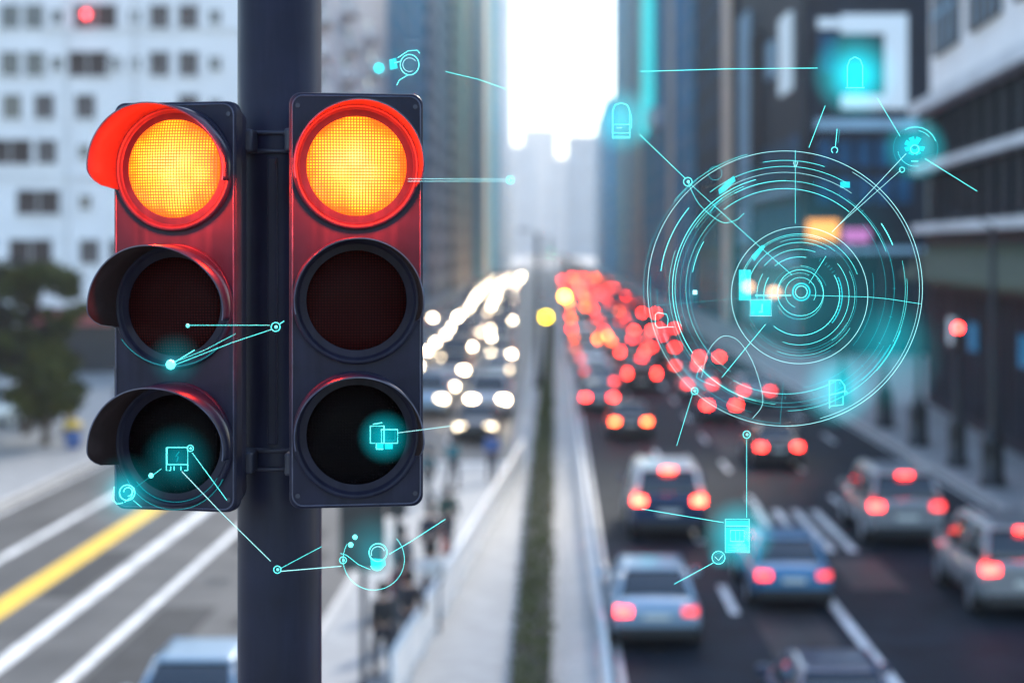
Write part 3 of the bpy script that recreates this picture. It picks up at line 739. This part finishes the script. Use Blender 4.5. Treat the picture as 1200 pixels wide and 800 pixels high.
def ex_tan(root, bx, D, W):
    b = MB(); bx(b, -1.0, .3, D*.35, D*.55, 0, 88, 'cream'); b.build('stair_tower', root)
def ex_none(*a): pass
tower('blue glass tower just right of the near signal, beyond the white block', -19.7, -52, 203, 262, 80, 'glass_blue', 'grey_clad', 3.8, 12., .5, .8)
tower('slim grey concrete tower between the blue glass tower and the cream one', -19.0, -52, 266, 310, 92, 'glass_navy', 'concrete', 3.4, 5., 1.5, 1.4)
tower('cream coloured tower with tall stripes left of the sky gap', -18.3, -52, 316, 384, 104, 'glass_brown', 'cream', 3.4, 7., 1.0, 3.0)
tower('teal glass tower with a tan stair tower left of the sky gap', -18.0, -52, 392, 520, 125, 'glass_teal', 'grey_clad', 3.8, 16., .4, 1.0, extra=lambda r, bx, D, W: (lambda b: (bx(b, -.35, .2, 30, 66, 0, 96, 'cream'), b.build('stair_tower', r)))(MB()))
tower('farthest tall grey blue tower at the left rim of the sky gap', -17.5, -60, 535, 700, 134, 'glass_blue', 'concrete', 3.8, 9., 1.2, 2.5)
# right side
tower('dark navy office tower on the right with a tan column at its corner', 18.3, 58, 176, 222, 78, 'glass_navy', 'dark_clad', 3.8, 5., .8, .7, -1, extra=lambda r, bx, D, W: (lambda b: (bx(b, -.35, .2, 1, 7, 0, 42, 'cream'), b.build('stair_tower', r)))(MB()))
def blue_extra(r, bx, D, W):
    b = MB(); bx(b, -.2, .2, 26, 36, 0, 95, 'cream'); b.build('column', r)
    b = MB(); bx(b, -2.2, .2, 52, 62, 28, 31, 'white_wall'); b.build('canopy', r)
tower('mid blue glass tower with a pale canopy, right of the cyan strip', 17.8, 58, 230, 296, 100, 'glass_blue', 'grey_clad', 3.8, 9., .5, .8, -1, extra=blue_extra)
def cyan_extra(r, bx, D, W):
    b = MB(); bx(b, -.5, .15, 6, 44, 30, 108, 'cyan_led'); b.build('light_strip', r)
    b = MB(); bx(b, -.2, .15, 50, 60, 0, 105, 'cream'); b.build('column', r)
tower('glass tower with a bright cyan strip down its face', 18.0, 58, 302, 372, 112, 'glass_blue', 'grey_clad', 3.8, 12., .5, .7, -1, extra=cyan_extra)
tower('pale blue glass tower at the right rim of the sky gap', 18.0, 58, 380, 520, 128, 'glass_blue', 'white_trim', 3.8, 14., .5, 3.5, -1)
tower('lower hazy block beyond the pale blue tower', 17.0, 60, 560, 700, 56, 'glass_blue', 'concrete', 3.8, 10., 1.2, 2.5, -1)
# closing the street
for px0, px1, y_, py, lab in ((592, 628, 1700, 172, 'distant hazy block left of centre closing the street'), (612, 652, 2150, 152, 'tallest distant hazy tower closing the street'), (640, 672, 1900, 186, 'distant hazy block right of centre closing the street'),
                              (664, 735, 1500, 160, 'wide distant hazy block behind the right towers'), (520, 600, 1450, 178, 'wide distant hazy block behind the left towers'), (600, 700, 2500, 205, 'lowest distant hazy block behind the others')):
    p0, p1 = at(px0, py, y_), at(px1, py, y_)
    tower(lab, p0.x, p1.x, y_, y_+60, p0.z, 'glass_haze', 'clad_haze', 5., 9., 1.6, 2.2, -1, top='clad_haze')

# dark corner building with white framed panels and shop signs
root = tag(empty('office_building', (18.3, 125, .13)), 'dark office building on the right with white framed panels behind the round hologram', 'building')
b = MB(); b.box(0, 34, 0, 44, 0, 46, 'dark_clad'); b.build('wall', root)
def rect_px(x0, x1, y0, y1, Y, d0, d1, m, name, parent, org):
    a, c = at(x0, y1, Y), at(x1, y0, Y); q = MB()
    q.box(a.x-org[0], c.x-org[0], d0, d1, a.z-org[2], c.z-org[2], m); return q.build(name, parent)
ORG = (18.3, 125, .13)
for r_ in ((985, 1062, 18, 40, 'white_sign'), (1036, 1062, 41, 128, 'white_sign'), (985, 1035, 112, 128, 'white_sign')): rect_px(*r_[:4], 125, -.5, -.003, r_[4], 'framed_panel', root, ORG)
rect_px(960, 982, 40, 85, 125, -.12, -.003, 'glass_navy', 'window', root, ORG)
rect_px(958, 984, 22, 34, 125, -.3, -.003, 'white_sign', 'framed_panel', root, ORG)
rect_px(955, 1075, 140, 152, 125, -.4, -.003, 'grey_clad', 'ledge', root, ORG)
for k in range(5):
    rect_px(958+k*23, 975+k*23, 165, 195, 125, -.1, -.003, 'glass_navy', 'window', root, ORG)
    rect_px(958+k*23, 975+k*23, 208, 238, 125, -.1, -.003, 'glass_navy', 'window', root, ORG)
rect_px(946, 982, 258, 281, 125, -.35, -.003, 'orange_sign', 'shop_sign', root, ORG)
rect_px(988, 1018, 268, 284, 125, -.35, -.003, 'purple_sign', 'shop_sign', root, ORG)
rect_px(950, 1080, 290, 296, 125, -1.2, -.003, 'grey_clad', 'canopy', root, ORG)
for k in range(4): rect_px(952+k*32, 978+k*32, 302, 412, 125, -.08, -.003, 'shop_glass', 'shop_window', root, ORG)
# street face: white panels and windows
for (ya, yb, za, zb, m_) in ((6, 12, 20, 26, 'white_sign'), (16, 20, 22, 25, 'grey_clad'), (26, 32, 15, 27, 'brown_clad'), (34, 42, 8, 30, 'grey_clad'), (4, 40, 6.5, 7.3, 'grey_clad'), (4, 40, 12, 12.6, 'grey_clad')):
    b = MB(); b.box(-.35, -.003, ya, yb, za, zb, m_); b.build('facade_panel', root)
for k in range(5):
    for z in (2.5, 9.8, 15.):
        b = MB(); b.box(-.08, -.003, 3+k*7.5, 8+k*7.5, z-1.6, z+1.4, 'glass_navy'); b.build('window', root)
for y in (12, 30): 
    b = MB(); b.lathe([(0,-.3), (.35,-.1), (.35,.1), (0,.3)], 'warm_lamp', 12); b.build('wall_lamp', root, (-.7, y, 4.3))
b = MB(); b.box(-.3, 34.3, -.3, 44.3, 46, 47, 'dark_clad'); b.build('roof', root)

# near right building with ledges, upper white storeys and a dark ground floor
ang = -math.atan(.06)
root = tag(empty('office_building', (16.45, 45, .13), ang), 'near right building with pale ledges, dark window rows and white upper storeys', 'building')
D = 42.
b = MB(); b.box(0, 26, 0, D, 0, 15.2, 'brown_clad'); b.build('wall', root)
b = MB(); b.box(.15, 25.8, .2, D, 15.2, 34, 'white_wall'); b.build('upper_wall', root)
for z, dp, hh in ((8.6, .75, .42), (11.6, .7, .40), (14.5, .9, .62)):
    b = MB(); b.box(-dp, -.003, -.4, D+.3, z, z+hh, 'concrete'); b.box(0, 26, D+.003, D+.4, z, z+hh, 'concrete'); b.build('ledge', root)
for zc, hh in ((10.3, 2.0), (13.25, 1.9)):
    for k in range(14):
        b = MB(); b.box(-.06, -.003, .7+k*3., 2.7+k*3., zc-hh/2, zc+hh/2, 'glass_dark')
        o = b.build('window', root); b = MB(); b.box(-.1, -.065, 1.66+k*3., 1.74+k*3., zc-hh/2, zc+hh/2, 'black_metal'); b.build('frame', o)
        b = MB(); b.box(-.22, -.003, .0+k*3., .5+k*3., zc-hh/2-.25, zc+hh/2+.25, 'brown_clad'); b.build('pier', root)
for k in range(4):
    b = MB(); b.box(-.1, .147, 4.5+k*9.6, 11+k*9.6, 17.3, 21.2, 'glass_brown'); o = b.build('window', root)
    b = MB()
    for j in range(4): b.box(-.16, -.102, 4.5+k*9.6+j*1.63, 4.62+k*9.6+j*1.63, 17.3, 21.2, 'grey_clad')
    b.box(-.16, -.102, 4.5+k*9.6, 11+k*9.6, 19.1, 19.3, 'grey_clad'); b.build('frame', o)
b = MB(); b.rings([[(x, y, z) for x, z in ((0, 8.0), (0, 7.8), (-1.5, 6.3), (-1.5, 6.5))] for y in (1, D-1)], 'awning_green', True, False); b.build('awning', root)
for k in range(8):
    b = MB(); b.box(-.05, -.003, .8+k*5.2, 5.2+k*5.2, .5, 5.9, 'shop_glass'); b.build('shop_window', root)
    if k in (3, 5, 6):
        b = MB(); b.box(-.12, -.055, 2+k*5.2, 3.8+k*5.2, 3.4, 4.6, 'white_sign' if k == 6 else 'glass_blue'); b.build('shop_sign', root)
b = MB(); b.box(-.3, 26.3, -.3, D+.3, 34, 34.8, 'white_wall'); b.build('roof', root)

# ------------------------------------------------------------------ holograms floating round the signals
HY = 3.80
HG = 'glowing cyan holograms floating round the traffic lights'
class Holo:
    def __init__(s, name, label, cx, cy, Y=HY, cat='hologram'):
        s.Y = Y; s.c = at(cx, cy, Y); s.o = tag(empty(name, s.c), label, cat, HG); s.b = {}
    def P(s, x, y, dy=0.): return at(x, y, s.Y + dy) - s.c
    def mb(s, part): return s.b.setdefault(part, MB())
    def curve(s, pts, part='outline', w=1.1, m='holo'):
        Q = [Vector(p) for p in pts]; Q = [2*Q[0]-Q[1]] + Q + [2*Q[-1]-Q[-2]]; out = []
        for k in range(1, len(Q)-2):
            for j in range(8):
                t = j/8; a, b_, c, d = Q[k-1:k+3]
                out.append(.5*(2*b_ + (c-a)*t + (2*a-5*b_+4*c-d)*t*t + (3*b_-a-3*c+d)*t**3))
        return s.line([tuple(p) for p in out] + [pts[-1]], part, w, m)
    def line(s, pts, part='outline', w=1.1, m='holo', closed=False, dy=0.):
        s.mb(part).tube([s.P(x, y, dy) for x, y in pts], w*.00060, m, 6, closed); return s
    def arc(s, cx, cy, r, a0=0, a1=360, part='ring', w=.8, m='holo', dy=0., ry=None):
        full = abs(a1-a0) >= 360; n = max(8, int(abs(a1-a0)/360*max(24, r*1.1)))
        ry = ry or r
        pts = [(cx + r*math.cos(R(a0+(a1-a0)*i/n)), cy - ry*math.sin(R(a0+(a1-a0)*i/n))) for i in range(n if full else n+1)]
        return s.line(pts, part, w, m, full, dy)
    def fill(s, pts, part='screen', m='holo_fill', th=.004):
        b = s.mb(part); f = [s.P(x, y) for x, y in pts]
        if sum(p.x*q.z - q.x*p.z for p, q in zip(f, f[1:]+f[:1])) < 0: f.reverse()
        b.rings([[p + Vector((0, th, 0)) for p in f], f], m, True, False); return s
    def box(s, x0, y0, x1, y1, **k): return s.line([(x0,y0),(x1,y0),(x1,y1),(x0,y1)], closed=True, **k)
    def fbox(s, x0, y0, x1, y1, **k): return s.fill([(x0,y0),(x1,y0),(x1,y1),(x0,y1)], **k)
    def dot(s, x, y, r, part='node', m='holo'):
        b = s.mb(part); c = s.P(x, y); rr = r*s.Y/FPX
        b.lathe([(0.0005,-rr), (rr*.7,-rr*.7), (rr,0), (rr*.7,rr*.7), (0.0005,rr)], m, 12, c); return s
    def node(s, x, y, r, part='node'): return s.arc(x, y, r, part=part, w=1.0).dot(x+.5, y, r*.35, part)
    def glow(s, x, y, r, m='halo', flat=.6, ry=None):
        me = bpy.data.meshes.new('glow'); bm = bmesh.new(); bmesh.ops.create_icosphere(bm, subdivisions=3, radius=1.); bm.to_mesh(me); bm.free()
        me.materials.append(M[m]); o = bpy.data.objects.new('glow', me); COL.objects.link(o); o.parent = s.o
        k = s.Y/FPX; o.location = s.P(x, y, .0) ; o.scale = (r*k, r*k*flat, (ry or r)*k); return s
    def done(s):
        for part, b in s.b.items(): b.build(part, s.o)

# the big round dial
h = Holo('radar_hologram', 'huge round cyan dial of thin rings hovering over the right carriageway', 920, 338, 3.9)
C, I = (920, 338), (937, 346)
h.arc(*C, 161, part='outer_ring', w=.72, m='holo_pale'); h.arc(*C, 157.5, -75, 60, 'outer_ring', .5, 'holo_pale', -.01)
h.arc(*C, 158, 175, 268, 'outer_ring', .5, 'holo_dim', .01); h.arc(917, 340, 163, 128, 190, 'outer_ring', .45, 'holo_dim'); h.arc(920, 345, 170, 105, 140, 'outer_ring', .4)
for r_, a0, a1, w_, m_ in ((150, 72, 100, .5, 'holo'), (150, 180, 255, .4, 'holo_dim'), (147, 140, 172, .9, 'holo'), (143, 60, 128, .5, 'holo'), (139, 190, 330, .4, 'holo_dim'), (136, 55, 120, .5, 'holo_pale'),
                           (132, 105, 215, .8, 'holo'), (129, 112, 200, .5, 'holo'), (126, 20, 118, .45, 'holo'), (123, 120, 300, .4, 'holo_dim'), (134, 215, 330, .45, 'holo_dim'), (128, -60, 55, .5, 'holo_dim'), (118, -80, 40, .35, 'holo_dim'),
                           (117, 50, 128, .6, 'holo'), (112, 128, 215, .4, 'holo_dim'), (104, -40, 10, .4, 'holo_dim'), (110, 150, 170, .7, 'holo'), (144, -42, -20, 1.4, 'holo_dim'), (140, -50, -28, 1.0, 'holo_dim'), (152, 200, 232, .8, 'holo_dim'), (136, 22, 34, 1.3, 'holo')):
    h.arc(*C, r_, a0, a1, 'graduated_ring', w_, m_, rnd.uniform(-.02, .02))
h.arc(*I, 80, part='inner_ring', w=.72, m='holo_pale')
for k in range(16):
    a0 = rnd.uniform(0, 360); h.arc(*(C if k % 2 else I), rnd.uniform(110, 152) if k % 2 else rnd.uniform(26, 76), a0, a0 + rnd.uniform(25, 110), 'fine_arc', .3, 'holo', rnd.uniform(-.02, .02))
for a in range(0, 110, 5): h.line([(I[0] + 46*math.cos(R(a-60)), I[1] + 46*math.sin(R(a-60))), (I[0] + 50*math.cos(R(a-60)), I[1] + 50*math.sin(R(a-60)))], 'graduated_ring', .5, 'holo_dim')
for r_, a0, a1, w_, m_ in ((72, 20, 170, .45, 'holo'), (67, -150, 60, .4, 'holo_dim'), (62, 60, 175, .5, 'holo'), (58, -110, 40, .5, 'holo'), (54, 70, 140, .5, 'holo'), (50, -40, 25, 1.7, 'holo_dim'), (47, -130, 30, .7, 'holo'), (45, 80, 130, .6, 'holo'),
                           (42, 150, 190, .6, 'holo'), (50, 150, 185, .5, 'holo'), (64, 200, 330, .4, 'holo_dim'), (74, 210, 300, .4, 'holo_dim'), (33, 20, 200, .5, 'holo_dim')):
    h.arc(*I, r_, a0, a1, 'graduated_ring', w_, m_, rnd.uniform(-.015, .015))
h.arc(938, 343, 27, part='inner_ring', w=.6, m='holo'); h.arc(938, 343, 18, -30, 250, 'inner_ring', .5, 'holo'); h.arc(939, 342, 10, part='hub', w=3.2, m='holo_dim'); h.arc(939, 342, 7, part='hub', w=1.0, m='holo')
h.line([(932, 176), (932, 262)], 'cross_line', .45); h.line([(768, 358), (860, 350), (923, 346)], 'cross_line', .4, 'holo_dim'); h.line([(950, 346), (1018, 348), (1040, 350), (1079, 356)], 'cross_line', .45)
h.line([(806, 213), (880, 280), (928, 322)], 'cross_line', .5); h.line([(918, 448), (914, 498)], 'cross_line', .4, 'holo_dim'); h.line([(968, 300), (948, 332)], 'cross_line', .5)
h.curve([(822, 442), (830, 412), (843, 396), (855, 394), (868, 402), (882, 424), (892, 455), (893, 475), (882, 490)], 'loop_curve', .6, 'holo_pale')
h.line([(897, 380), (868, 415), (846, 442)], 'cross_line', .6); h.curve([(806, 214), (820, 240), (845, 260), (862, 258), (872, 250)], 'loop_curve', .5)
h.line([(885, 346), (927, 346)], 'pointer', 1.6); h.fbox(880, 352, 903, 369, part='marker', m='holo_fill'); h.fbox(866, 316, 880, 352, part='marker', m='holo_dim'); h.box(879, 351, 904, 370, part='marker', w=.8, m='holo_pale')
h.line([(893, 356), (893, 366), (889, 366)], 'marker', .8, 'holo_pale')
h.fbox(812, 340, 817, 345, part='marker', m='holo_pale'); h.line([(930, 190), (935, 190), (933, 195), (931, 195)], 'marker', 1.2, 'holo_pale', True)
h.line([(768, 369), (771, 366), (781, 368), (783, 374), (782, 383), (771, 384), (768, 380)], 'tag_icon', .8, 'holo', True); h.line([(783, 383), (790, 383)], 'tag_icon', .6)
h.fill([(842, 222), (852, 212), (860, 206), (862, 212), (850, 224), (843, 228)], 'marker', 'holo_fill'); h.line([(846, 232), (838, 240), (832, 250)], 'marker', 1.4, 'holo_dim'); h.arc(838, 203, 8, part='marker', w=.7, m='holo_dim')
h.fill([(881, 300), (893, 287), (897, 289), (884, 306)], 'marker', 'holo_dim'); h.fbox(985, 213, 996, 220, part='marker', m='holo_dim')
h.line([(823, 428), (818, 435), (816, 442), (824, 447), (838, 452)], 'marker', 1.6, 'holo_fill'); h.node(814, 458, 4); h.line([(812, 460), (793, 522)], 'beam', .55)
for a in range(0, 360, 15): h.line([(C[0] + 126*math.cos(R(a)), C[1] + 126*math.sin(R(a))), (C[0] + 130*math.cos(R(a)), C[1] + 130*math.sin(R(a)))], 'graduated_ring', .4, 'holo_dim')
h.glow(905, 350, 62, 'halo_soft', .4); h.glow(1040, 415, 74, 'halo_soft', .5); h.glow(1045, 392, 50, 'halo_soft', .5); h.glow(920, 338, 175, 'halo_soft', .12); h.glow(890, 360, 26, 'halo', .5); h.glow(812, 345, 10, 'halo')
h.done()

h = Holo('lock_hologram', 'cyan arched lock icon hovering in front of the blue glass tower', 728, 141, 3.85)
h.line([(718, 162), (718, 130), (721, 123), (728, 121), (735, 123), (738, 130), (738, 162)], w=1.1, closed=True); h.line([(718, 146), (738, 146)], w=.8); h.line([(718, 156), (738, 156)], w=.8); h.line([(719, 160), (737, 160)], w=.7)
h.line([(737, 135), (740, 135), (740, 150), (737, 150)], w=.8); h.line([(722, 150), (729, 150)], w=.7, m='holo_pale'); h.glow(729, 141, 46); h.line([(750, 158), (804, 210)], 'beam', .7); h.node(806, 213, 5); h.done()
h = Holo('lock_hologram', 'cyan arch icon in the brightest glow before the white framed panels', 1002, 85, 3.85)
h.line([(993, 102), (993, 78), (996, 70), (1002, 67), (1008, 70), (1011, 78), (1011, 102)], w=1.2); h.line([(991, 103), (1013, 103)], w=1.3); h.glow(1002, 87, 58); h.glow(1004, 90, 38)
h.line([(750, 84), (850, 81), (958, 80)], 'beam', .8, 'holo'); h.line([(967, 124), (948, 173)], 'beam', .7); h.line([(1028, 115), (1055, 160)], 'beam', .6); h.done()
h = Holo('lock_hologram', 'slanted cyan letter like lock icon inside the lower rim of the round dial', 980, 460, 3.84)
h.line([(972, 478), (972, 446), (985, 445), (990, 452), (990, 462)], w=1.0); h.line([(972, 463), (991, 458), (993, 460)], w=1.0); h.line([(972, 476), (988, 474), (988, 464)], w=.9); h.line([(979, 447), (979, 475)], w=.6, m='holo_dim'); h.glow(982, 456, 50); h.done()
h = Holo('device_hologram', 'cyan handset icon over the lane between the blue saloon and the pale sedan', 864, 628, 3.84)
h.box(850, 608, 878, 647, w=1.1); h.line([(851, 616), (877, 616)], w=1.4); h.box(856, 621, 872, 634, w=.8, m='holo_pale'); h.line([(862, 622), (862, 633)], w=.7); h.line([(867, 622), (867, 633)], w=.7)
for y in (638, 641.5, 644.5): h.line([(853, y), (875, y)], w=.6)
h.fbox(851, 610, 877, 615, m='holo_dim'); h.fbox(851, 618, 877, 646, m='holo_dim', th=.002); h.glow(866, 626, 48); h.line([(875, 606), (875, 514)], 'beam', .55); h.node(875, 509, 4.2); h.line([(848, 612), (752, 596)], 'beam', .65); h.done()
h = Holo('check_hologram', 'small round cyan badge with a tick beside the handset icon', 842, 653, 3.84)
h.arc(842, 653, 7.5, w=1.1); h.arc(842, 653, 5.2, w=.5, m='holo_dim'); h.line([(838, 652), (842, 656.5), (847, 650)], 'tick', 1.0, 'holo_pale'); h.line([(836, 659), (790, 684)], 'beam', .7); h.glow(842, 653, 17); h.done()
h = Holo('bulb_hologram', 'cyan globe with a glowing blossom of light before the near right ledges', 1072, 173, 3.85)
h.arc(1073, 174, 26, part='globe', w=.4, m='holo_dim'); h.arc(1073, 174, 25, 20, 120, 'globe', .6); h.arc(1073, 174, 21, 190, 280, 'globe', .4); h.arc(1073, 174, 21, 40, 80, 'globe', .5)
for k in range(7):
    a = R(20 + k*46); h.fill([(1072+4*math.cos(a+.5), 172+4*math.sin(a+.5)), (1072+12*math.cos(a+.25), 171+11*math.sin(a+.25)), (1072+12*math.cos(a-.25), 171+11*math.sin(a-.25)), (1072+4*math.cos(a-.5), 172+4*math.sin(a-.5))], 'petals', 'holo_fill')
h.arc(1072, 175, 5, part='bulb', w=1.1); h.line([(1068, 189), (1076, 189)], 'bulb', 1.1); h.glow(1073, 174, 44); h.line([(1062, 180), (975, 272)], 'beam', .7, 'holo_pale'); h.line([(1056, 199), (985, 262)], 'beam', .6, 'holo_pale'); h.arc(1057, 199, 3, part='node', w=.9); h.line([(1084, 186), (1145, 224)], 'beam', .7); h.done()
h = Holo('marker_hologram', 'little cyan hook shaped mark above the top of the round dial', 979, 172, 3.86)
h.arc(978, 176, 3.6, -60, 240, 'outline', 1.1); h.line([(979, 172), (981, 151)], w=.8); h.line([(982, 168), (984, 152)], w=.6, m='holo_dim'); h.done()
h = Holo('bus_hologram', 'cyan bus icon in front of the left signal bottom lens', 207, 537, 3.70)
h.box(196, 524, 220, 544, w=1.3); h.line([(195, 524), (195, 551), (200, 551), (200, 546)], w=1.1); h.line([(204, 546), (204, 551)], w=1.0); h.line([(212, 546), (212, 551)], w=1.0); h.line([(220, 544), (220, 551), (216, 551)], w=1.1)
h.line([(210, 529), (206, 534), (209, 535), (207, 541)], w=.6, m='holo_dim'); h.node(223, 525, 3.6); h.glow(208, 538, 46, 'halo_soft'); h.glow(208, 538, 26, 'halo_soft')
h.line([(225, 530), (266, 586)], 'beam', .65); h.line([(213, 552), (255, 596), (317, 657)], 'beam', .85, 'holo_pale'); h.line([(189, 549), (180, 556)], 'beam', .6); h.dot(177, 557, 3); h.done()
h = Holo('node_hologram', 'cyan ring node on the pole foot joined by light beams below the left signal', 325, 667, 3.72)
h.node(325, 667, 4.2); h.line([(328, 666), (377, 640)], 'beam', .5); h.line([(329, 669), (400, 663)], 'beam', 1.0, 'holo_pale'); h.done()
h = Holo('chip_hologram', 'cyan double screen icon in front of the right signal bottom lens', 450, 511, 3.70)
h.box(434, 499, 450, 519, w=1.4); h.box(447, 503, 466, 519, w=1.4); h.line([(437, 497), (448, 495)], w=1.1); h.line([(441, 520), (441, 526), (449, 526)], w=1.4); h.fbox(441, 520, 449, 526); h.fbox(451, 520, 460, 526); h.box(451, 504, 463, 516, w=.6, m='holo_dim')
h.glow(450, 512, 34); h.line([(466, 507), (528, 499)], 'beam', .7, 'holo_pale'); h.done()
h = Holo('avatar_hologram', 'cyan head shaped light within a thin circle right of the thick pole', 438, 656, 3.74)
h.arc(438, 655, 36, 150, 402, 'circle', .55); h.arc(443, 647, 10.5, part='head', w=1.6); h.arc(443, 648, 8, 20, 200, 'head', .9, 'holo_pale'); h.fill([(434, 654), (451, 655), (452, 662), (443, 668), (435, 666)], 'shoulders', 'holo_fill')
h.arc(442, 660, 8, 200, 340, 'shoulders', 1.2); h.glow(441, 654, 30, 'halo_soft'); h.glow(436, 640, 46, 'halo_soft'); h.line([(456, 649), (480, 635), (522, 608)], 'beam', .75); h.node(402, 656, 4); h.line([(399, 648), (406, 650), (420, 661), (434, 667)], 'circle', .6); h.dot(416, 629, 3); h.dot(411, 638, 3.2); h.done()
h = Holo('camera_hologram', 'pale cyan camera shaped light above the right signal head', 470, 75, 3.9)
h.arc(480, 76, 11, part='lens_circle', w=1.3, ry=12); h.arc(480, 76, 8, 30, 300, 'lens_circle', .8, 'holo_pale'); h.line([(466, 68), (478, 60), (489, 59), (492, 63)], w=1.1); h.line([(465, 100), (468, 94), (478, 88)], w=1.1); h.fill([(456, 70), (464, 68), (466, 80), (457, 82)], 'body', 'holo_fill'); h.dot(444, 80, 7, 'body', 'holo_fill'); h.line([(462, 74), (470, 72)], w=1.5)
h.glow(445, 80, 16); h.glow(474, 76, 26, 'halo_soft'); h.line([(522, 84), (560, 93), (594, 105)], 'beam', .6); h.done()
h = Holo('node_hologram', 'twin white cyan beams ending in a node right of the lit right lens', 598, 211, 3.70)
h.line([(478, 209.5), (592, 210)], 'beam', .6, 'holo_pale'); h.line([(478, 212.5), (592, 212.5)], 'beam', .55, 'holo_pale'); h.node(598, 211, 4.4); h.glow(598, 211, 12); h.done()
h = Holo('node_hologram', 'cyan ring node between the two heads with a fan of beams to the left', 323, 383, 3.66)
h.node(323, 383, 5.2); h.line([(327, 380), (333, 376)], 'beam', .9); h.line([(218, 381), (316, 381)], 'beam', .55); h.dot(220, 381.5, 2.2); h.line([(318, 386), (270, 402), (206, 427)], 'beam', .6); h.line([(276, 391), (240, 410), (210, 422)], 'beam', .45); h.line([(228, 410), (205, 424)], 'beam', 1.1); h.dot(200, 427, 6); h.glow(205, 422, 36, 'halo_soft', .6); h.glow(200, 427, 14)
h.arc(203, 355, 74, 215, 315, 'arc', .5, 'holo_dim'); h.done()
h = Holo('swirl_hologram', 'bright cyan swirl at the bottom left corner of the left signal head', 147, 577, 3.72)
h.arc(149, 577, 9, part='swirl', w=1.5); h.arc(150, 576, 5, -90, 180, 'swirl', 1.5); h.line([(134, 570), (132, 585), (137, 590), (144, 589)], 'swirl', 1.3); h.line([(157, 571), (154, 582), (146, 588)], 'swirl', 1.3); h.glow(146, 577, 30); h.glow(150, 580, 52, 'halo_soft'); h.line([(160, 570), (182, 554)], 'beam', .5, 'holo_dim'); h.line([(156, 586), (166, 594)], 'beam', .5)
h.arc(205, 535, 62, 205, 335, 'arc', .5, 'holo_dim'); h.arc(206, 532, 56, 215, 330, 'arc', .45, 'holo_dim'); h.done()

# ------------------------------------------------------------------ air
HAZE = True
if HAZE:
    me = MB(); me.box(-230, 230, -50, 2790, -1.6, 190, 'kerb'); o = me.build('haze'); tag(o, kind='stuff')
    m = bpy.data.materials.new('haze'); m.use_nodes = True; nt = m.node_tree; nt.nodes.remove(nt.nodes['Principled BSDF'])
    pv = nt.nodes.new('ShaderNodeVolumePrincipled'); pv.inputs['Color'].default_value = (.93, .96, 1., 1); pv.inputs['Density'].default_value = .0003; pv.inputs['Anisotropy'].default_value = .25
    nt.links.new(pv.outputs[0], nt.nodes['Material Output'].inputs['Volume']); o.data.materials.clear(); o.data.materials.append(m)

# ------------------------------------------------------------------ daylight
SUN_EL, SUN_AZ = R(34), R(23)       # ahead of the viewer and a little to the right
w = bpy.data.worlds.new('World'); S.world = w; w.use_nodes = True
nt = w.node_tree; sky = nt.nodes.new('ShaderNodeTexSky'); sky.sky_type = 'NISHITA'; sky.sun_disc = False
sky.sun_elevation = SUN_EL; sky.sun_rotation = SUN_AZ; sky.air_density = 1.2; sky.dust_density = .8; sky.ozone_density = 2.5
nt.links.new(sky.outputs[0], nt.nodes['Background'].inputs[0]); nt.nodes['Background'].inputs[1].default_value = .15
l = bpy.data.lights.new('sun', 'SUN'); l.energy = 2.4; l.angle = R(8); l.color = (1, .91, .79)
o = bpy.data.objects.new('sun', l); COL.objects.link(o)
d = Vector((math.sin(SUN_AZ)*math.cos(SUN_EL), math.cos(SUN_AZ)*math.cos(SUN_EL), math.sin(SUN_EL)))
o.rotation_euler = d.to_track_quat('Z', 'Y').to_euler()

# ------------------------------------------------------------------ camera
c = bpy.data.cameras.new('camera'); cam = bpy.data.objects.new('camera', c); COL.objects.link(cam); S.camera = cam
cam.location = (0, 0, CAM_H); cam.rotation_euler = (R(90), 0, 0)
c.sensor_width = 36; c.lens = 60
c.shift_x = (600 - VX)/1200; c.shift_y = (VY - 400)/1200
c.clip_start = .05; c.clip_end = 5000
c.dof.use_dof = True; c.dof.focus_distance = 3.92; c.dof.aperture_fstop = 1.8
S.view_settings.view_transform = 'Standard'; S.view_settings.look = 'None'; S.view_settings.exposure = 1.55; S.view_settings.gamma = 1
S.render.engine = 'CYCLES'
cy = S.cycles; cy.use_denoising = True; cy.use_adaptive_sampling = False; cy.max_bounces = 6; cy.diffuse_bounces = 3; cy.glossy_bounces = 3; cy.transparent_max_bounces = 16; cy.volume_bounces = 0
cy.sample_clamp_indirect = 4.; cy.caustics_reflective = False; cy.caustics_refractive = False
try: cy.denoiser = 'OPENIMAGEDENOISE'; cy.denoising_input_passes = 'RGB_ALBEDO_NORMAL'; cy.denoising_prefilter = 'ACCURATE'
except Exception: pass
